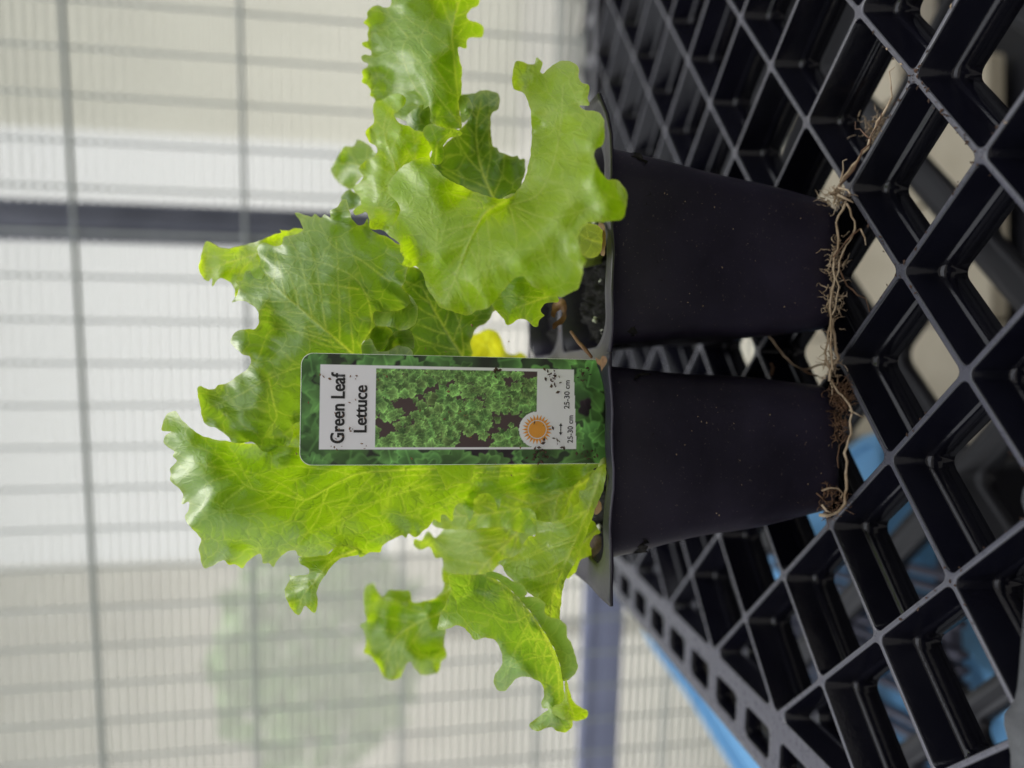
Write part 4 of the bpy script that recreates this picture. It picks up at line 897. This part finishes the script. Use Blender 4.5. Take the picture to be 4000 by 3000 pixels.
def lettering(name, text, xc, s_base, width, height, bold=.0, heavy=0):
    cu = bpy.data.curves.new(name, 'FONT'); cu.body = text; cu.align_x = 'CENTER'; cu.size = 1; cu.offset = bold; cu.resolution_u = 5
    o = bpy.data.objects.new('tmp', cu); COL.objects.link(o); dg = bpy.context.evaluated_depsgraph_get()
    me = bpy.data.meshes.new_from_object(o.evaluated_get(dg)); bpy.data.objects.remove(o)
    co = np.array([v.co for v in me.vertices]); lo, hi = co.min(0), co.max(0)
    capl = .729                                                    # cap height of the built-in font at size 1
    for v in me.vertices:
        v.co = Vector(((v.co.x - (lo[0] + hi[0]) / 2) / (hi[0] - lo[0]) * width * KX * .01 + (xc * KX * .01 - TAGW / 2), TAGH - s_base * KY * .01 + v.co.y / capl * height * KY * .01, 0))
        s_ = TAGH - v.co.y; v.co.z = .0010 * math.sin(s_ * 45) + .00025 * math.sin(v.co.x * 120) + .00009
    if heavy:
        bm = bmesh.new(); bm.from_mesh(me); g_ = bmesh.ops.duplicate(bm, geom=bm.verts[:] + bm.edges[:] + bm.faces[:])
        for v in [q for q in g_['geom'] if isinstance(q, bmesh.types.BMVert)]: v.co += Vector((heavy, 0, .00002))
        bm.to_mesh(me); bm.free()
    me.materials.clear(); return tlink(name, me, MAT['ink_black'])
lettering('lettering', 'Green Leaf', 1.49, 1.06, 1.86, .35, .014, .00014)
lettering('lettering', 'Lettuce', 1.47, 1.61, 1.24, .33, .014, .00014)
lettering('lettering', '25-30 cm', .96, 7.04, .77, .155, .012)
lettering('lettering', '25-30 cm', 1.93, 6.93, .80, .155, .012)
def flat(name, pts, mat, z=.00009, faces=None):
    V = []
    for (x, s_) in pts:
        xx = x * KX * .01 - TAGW / 2; ss = s_ * KY * .01; V.append((xx, TAGH - ss, .0010 * math.sin(ss * 45) + .00025 * math.sin(xx * 120) + z))
    return tlink(name, mesh(name, V, faces or [tuple(range(len(pts)))], False), mat)
cxs, cys = .95, 6.05
flat('sun_disc', [(cxs + .235 * math.cos(a), cys + .235 * math.sin(a)) for a in np.linspace(0, 2 * math.pi, 40, endpoint=False)], MAT['ink_orange'])
rp_, rf_ = [], []
for k in range(24):
    a = 2 * math.pi * k / 24; b = math.pi / 24 * .92; i = len(rp_)
    rp_ += [(cxs + .29 * math.cos(a - b), cys + .29 * math.sin(a - b)), (cxs + .42 * math.cos(a), cys + .42 * math.sin(a)), (cxs + .29 * math.cos(a + b), cys + .29 * math.sin(a + b)), (cxs + .265 * math.cos(a + b), cys + .265 * math.sin(a + b)), (cxs + .265 * math.cos(a - b), cys + .265 * math.sin(a - b))]
    rf_.append((i, i + 1, i + 2, i + 3, i + 4))
flat('sun_rays', rp_, MAT['ink_orange'], .00009, rf_)
ax, ay = .96, 6.70
flat('spacing_arrow', [(ax - .17, ay), (ax - .09, ay - .05), (ax - .09, ay - .012), (ax + .09, ay - .012), (ax + .09, ay - .05), (ax + .17, ay), (ax + .09, ay + .05), (ax + .09, ay + .012), (ax - .09, ay + .012), (ax - .09, ay + .05)], MAT['ink_black'])
# soil stuck on the tag
def flakes(spots, frame, seed, size=(.0003, .0011)):
    g = np.random.default_rng(seed); V = []; F = []
    for (x, s_, sp__, n) in spots:
        for k in range(n):
            px_, py_ = x + g.normal(0, sp__), s_ + g.normal(0, sp__); L = g.uniform(*size); w = L * g.uniform(.2, .6); a = g.uniform(0, 6.28)
            c = frame(px_, py_)
            if c is None: continue
            u = Vector((math.cos(a), math.sin(a), g.uniform(-.2, .2))); v = Vector((-math.sin(a), math.cos(a), g.uniform(-.2, .2))); i = len(V)
            V += [c - u * L, c - v * w + Vector((0, 0, .0001)), c + u * L * .8, c + v * w, c + Vector((0, 0, .00025 + L * .25))]
            F += [(i, i + 1, i + 4), (i + 1, i + 2, i + 4), (i + 2, i + 3, i + 4), (i + 3, i, i + 4)]
    return mesh('specks', V, F, False)
tf = lambda x, s_: Vector((x * KX * .01 - TAGW / 2, TAGH - s_ * KY * .01, .0002 + .0010 * math.sin(s_ * KY * .45)))
o = tlink('soil_specks', flakes([(2.45, 6.45, .09, 16), (2.2, 6.5, .09, 9), (.25, 6.1, .11, 26), (2.55, 4.95, .06, 8), (2.5, 7.3, .13, 16), (.6, 6.6, .12, 6), (1.0, 6.3, .15, 5), (.3, 7.5, .15, 14)], tf, 3, (.0002, .0009)), MAT['crumb']); tag(o, kind='stuff')
o = tlink('soil_specks', flakes([(2.35, .55, .06, 3), (2.3, 1.3, .05, 4), (.95, 1.15, .06, 4), (.5, .9, .1, 5), (.5, 1.5, .05, 3), (1.5, 4, 1.2, 30), (1.4, 1.2, .5, 9), (2.5, 2, .1, 4)], tf, 4, (.0002, .0006)), MAT['withered']); tag(o, kind='stuff')

# ------------------------------------------------------------------ roots
def root(parent, pts, r0, r1, mat='root', seed=0):
    g = np.random.default_rng(seed); P = crom([tuple(q) for q in pts], .0022, False) if len(pts[0]) == 3 and isinstance(pts[0], Vector) else pts
    P = [Vector(q) + Vector(g.normal(0, .00022, 3)) for q in P]; n = len(P)
    V, F = tube(P, [(r0 + (r1 - r0) * i / (n - 1)) * .47 * (1 + .15 * math.sin(i * 1.7)) for i in range(n)], 6)
    return link('root', mesh('root', V, F), MAT[mat], parent)
def tr(pts, z=None, d=None):
    return [on_plane(a, b, z) if z is not None else at(a, b, d if not callable(d) else d(a, b)) for a, b in pts]
root(fr, tr([(3268,770),(3275,745),(3300,690),(3330,650),(3370,600),(3400,540),(3430,480),(3460,420),(3482,380)], z=.0022), .0011, .0006, 'root', 1)
root(fr, tr([(3262,765),(3290,715),(3335,660),(3375,585),(3420,505),(3450,440)], z=.0034), .0008, .0003, 'root_dark', 2)
root(fr, tr([(3480,385),(3478,330),(3474,290),(3490,262)], z=.0040), .00045, .0003, 'root', 3)
root(fr, tr([(3285,710),(3290,660),(3297,630),(3305,622)], z=.0060), .0005, .0003, 'root', 4)
root(fr, tr([(3400,545),(3370,515),(3345,500),(3338,470)], z=.003), .0005, .0002, 'root_dark', 5)
root(fr, tr([(3265,740),(3285,735),(3310,745),(3320,755)], z=.0045), .0009, .0006, 'root', 6)
root(fr, tr([(3304,787),(3268,868),(3272,940),(3250,1022),(3259,1085),(3245,1166),(3250,1266),(3245,1356),(3252,1447)], d=21.7), .0007, .0007, 'root', 7)
root(fr, tr([(3300,790),(3340,868),(3335,920),(3304,958),(3272,1058),(3268,1157),(3255,1230)], d=21.6), .0006, .0004, 'root', 8)
root(fr, tr([(3358,891),(3304,945),(3259,1004)], d=21.5), .0006, .0004, 'root_dark', 9)
root(fr, tr([(3358,891),(3378,930),(3385,960)], d=21.5), .0005, .0003, 'root', 10)
root(fr, tr([(3262,1020),(3295,1085),(3349,1153),(3380,1165),(3394,1212)], d=21.8), .0005, .0003, 'root_dark', 11)
root(fr, tr([(3275,760),(3310,780),(3330,790)], d=21.6), .0008, .0004, 'root', 12)
root(fr, tr([(3250,1250),(3262,1340),(3270,1400),(3250,1450),(3240,1490)], d=21.8), .0009, .0008, 'root', 13)
root(fr, tr([(3240,1260),(3235,1340),(3225,1400),(3245,1440)], d=21.9), .0006, .0006, 'root', 14)
root(fl, tr([(3247,1480),(3290,1551),(3323,1584),(3322,1640),(3318,1692),(3301,1774),(3307,1855),(3304,1936),(3290,1985),(3252,2012),(3201,2010)], d=21.9), .0006, .0010, 'root', 15)
root(fl, tr([(3214,1915),(3269,1909),(3290,1925),(3288,1945)], d=21.9), .0006, .0004, 'root', 16)
root(fl, tr([(3209,1974),(3225,1990),(3247,2001)], d=21.9), .0007, .0005, 'root', 17)
root(fl, tr([(3190,1925),(3215,1940),(3235,1965),(3245,1990)], d=21.95), .0005, .0004, 'root_dark', 18)
root(fl, tr([(3315,1700),(3280,1740),(3275,1790),(3270,1830)], d=21.9), .0005, .0003, 'root_dark', 19)
root(fl, tr([(3322,1600),(3350,1620),(3370,1630)], d=21.9), .0005, .0003, 'root', 20)
root(fr, tr([(2998,1313),(3046,1367),(3100,1421),(3133,1443),(3225,1421)], d=23.5), .0008, .0006, 'root', 21)
root(fr, tr([(3133,1443),(3190,1470),(3240,1480)], d=23.3), .0007, .0005, 'root_dark', 22)
root(fl, tr([(3012,1470),(3015,1430),(3013,1420)], d=24.5), .0012, .0010, 'root_dark', 23)
def fuzz(parent, spots, n, seed, mat):
    g = np.random.default_rng(seed); AV, AF = [], []
    for k in range(n):
        a, b, sa, sb, d = spots[g.integers(len(spots))]; q = np.array([a + g.normal(0, sa), b + g.normal(0, sb)]); an = g.uniform(0, 6.28); pts = []
        for j in range(g.integers(4, 9)):
            pts.append(at(q[0], q[1], d + g.normal(0, .06))); an += g.normal(0, .6); q = q + 9 * np.array((math.cos(an), math.sin(an)))
        V, F = tube(pts, np.linspace(.00020, .00008, len(pts)), 4); o_ = len(AV); AV += V; AF += [tuple(i + o_ for i in f_) for f_ in F]
    o = link('root_hairs', mesh('root_hairs', AV, AF), MAT[mat], parent); tag(o, kind='stuff')
fuzz(fr, [(3270,770,18,18,21.9),(3262,1020,14,40,21.8),(3252,1180,12,50,21.8),(3250,1400,16,50,21.9),(3420,500,25,25,22.9)], 260, 5, 'root')
fuzz(fl, [(3280,1530,18,22,22.0),(3300,1570,14,20,22.0),(3285,1650,16,35,22.0),(3250,1960,25,30,22.0)], 200, 6, 'root_dark')

# ------------------------------------------------------------------ withered bits, twig, crumbs
def withered(label, seed, pt, mat='withered'):
    me = leaf_mesh([pt], seed, 5, .12, .02, 1.5); me.materials.clear(); me.materials.append(MAT[mat])
    o = link('withered_leaf', me); tag(o, label, 'withered leaf', 'dry scraps of leaf in the pack'); return o
withered('curled brown withered leaf standing on the potting mix right of the tag', 61, dict(o=[(2160,1185),(2195,1165),(2212,1185),(2210,1240),(2200,1262),(2175,1278),(2162,1285),(2158,1268),(2180,1250),(2195,1232),(2190,1210),(2172,1220),(2165,1242),(2152,1235),(2155,1215)], d=[(2160,1190,21.6),(2205,1190,21.2),(2165,1240,21.3),(2205,1240,21.5),(2165,1275,21.1)], ruffle=.1, ew=30))
withered('small tan scrap of dry leaf on the rim beside the tag foot', 62, dict(o=[(2326,1396),(2345,1406),(2352,1388),(2366,1392),(2372,1410),(2360,1430),(2350,1452),(2345,1432),(2330,1415)], d=[(2326,1396,19.9),(2352,1392,19.5),(2370,1410,19.4),(2350,1448,19.5)], ruffle=.03, ew=20))
withered('thin strip of dry leaf on the rim under the drooping leaf', 63, dict(o=[(2340,868),(2356,872),(2364,900),(2366,950),(2358,1000),(2348,995),(2354,940),(2350,900),(2335,885)], d=[(2345,875,20.0),(2362,930,19.8),(2352,995,19.9)], ruffle=.05, ew=20))
withered('brown dead leaf crumpled at the left end of the pack', 64, dict(o=[(2306,2120),(2318,2085),(2335,2090),(2350,2110),(2345,2150),(2330,2165),(2318,2180),(2308,2150)], d=[(2310,2120,21.6),(2345,2110,21.2),(2330,2160,21.3)], ruffle=.08, ew=25), 'crumb')
withered('tan leaf scrap below the pale stalk of the left lettuce', 65, dict(o=[(2318,1985),(2335,1950),(2346,1960),(2350,1985),(2340,2005),(2325,2010)], d=[(2320,1990,21.2),(2345,1960,20.9),(2340,2000,21.0)], ruffle=.04, ew=20))
V, F = tube([at(2229, 1294, 20.9), at(2262, 1340, 20.7), at(2275, 1352, 20.6), at(2312, 1396, 20.4)], [.0004, .0005, .0006, .0004], 6)
o = link('twig', mesh('twig', V, F), MAT['withered']); tag(o, 'thin reddish twig lying on the potting mix beside the tag', 'twig')
spots = []
g = np.random.default_rng(77)
def ctf(x, y):
    p = TI @ Vector((x, y, 0)); a = ((p.x + p.y) / LD) % 1.0; b = ((p.x - p.y) / LD) % 1.0        # ribs run along the two diagonals
    k = min(a, 1 - a, b, 1 - b) * LD / math.sqrt(2)
    return Vector((x, y, .0002)) if k < .0010 else None
for (px_, py_, n) in [(3480,160,9),(3570,420,10),(3640,430,8),(3720,560,12),(3550,300,6),(3800,660,10),(3690,540,8),(3520,1060,8),(3420,1000,7),(3890,1890,12),(3760,2280,5),(3630,2330,5),(3500,1640,6),(3560,230,4)]:
    p = on_plane(px_, py_, 0); spots.append((p.x, p.y, .006, n * 6))
o = link('soil_crumbs', flakes(spots, ctf, 78, (.0002, .0009)), MAT['crumb']); tag(o, 'dark soil crumbs scattered on the tray ribs', 'soil', None, 'stuff')
o = link('chaff', flakes([(on_plane(px_, py_, 0).x, on_plane(px_, py_, 0).y, .01, 14) for px_, py_ in [(3720,140),(3800,560),(3500,210),(3960,560),(3560,420)]], ctf, 79, (.0003, .0009)), MAT['chaff']); tag(o, 'pale flecks of chaff on the tray', 'chaff', None, 'stuff')

# dried splashes of soil on the two front pots
for ci in (0, 1):
    x0, x1, y0, y1, cx, cy, w, d = CELLS[ci]; g = np.random.default_rng(90 + ci); V = []; F = []
    sh_ = -.0027 if cx > 0 else .0025
    for k in range(24):
        t = g.uniform(.12, .95) ** .8; ww = w - .0165 * t; x = cx + sh_ * t + g.uniform(-.36, .36) * ww
        y = cy - (d - .0125 * t - .0012) / 2 - .00045; z = RIMZ - (RIMZ - .0015) * t; a = g.uniform(0, 6.28); L = g.uniform(.0001, .00030); b = L * g.uniform(.3, .8); i = len(V)
        u = Vector((math.cos(a), 0, math.sin(a))); v = Vector((-math.sin(a), 0, math.cos(a))); c = Vector((x, y, z))
        V += [c - u * L, c - v * b, c + u * L, c + v * b, c + Vector((0, -.00015, 0))]; F += [(i, i + 1, i + 4), (i + 1, i + 2, i + 4), (i + 2, i + 3, i + 4), (i + 3, i, i + 4)]
    o = link('soil_specks', mesh('soil_specks', V, F, False), MAT['chaff'], pack); tag(o, kind='stuff')
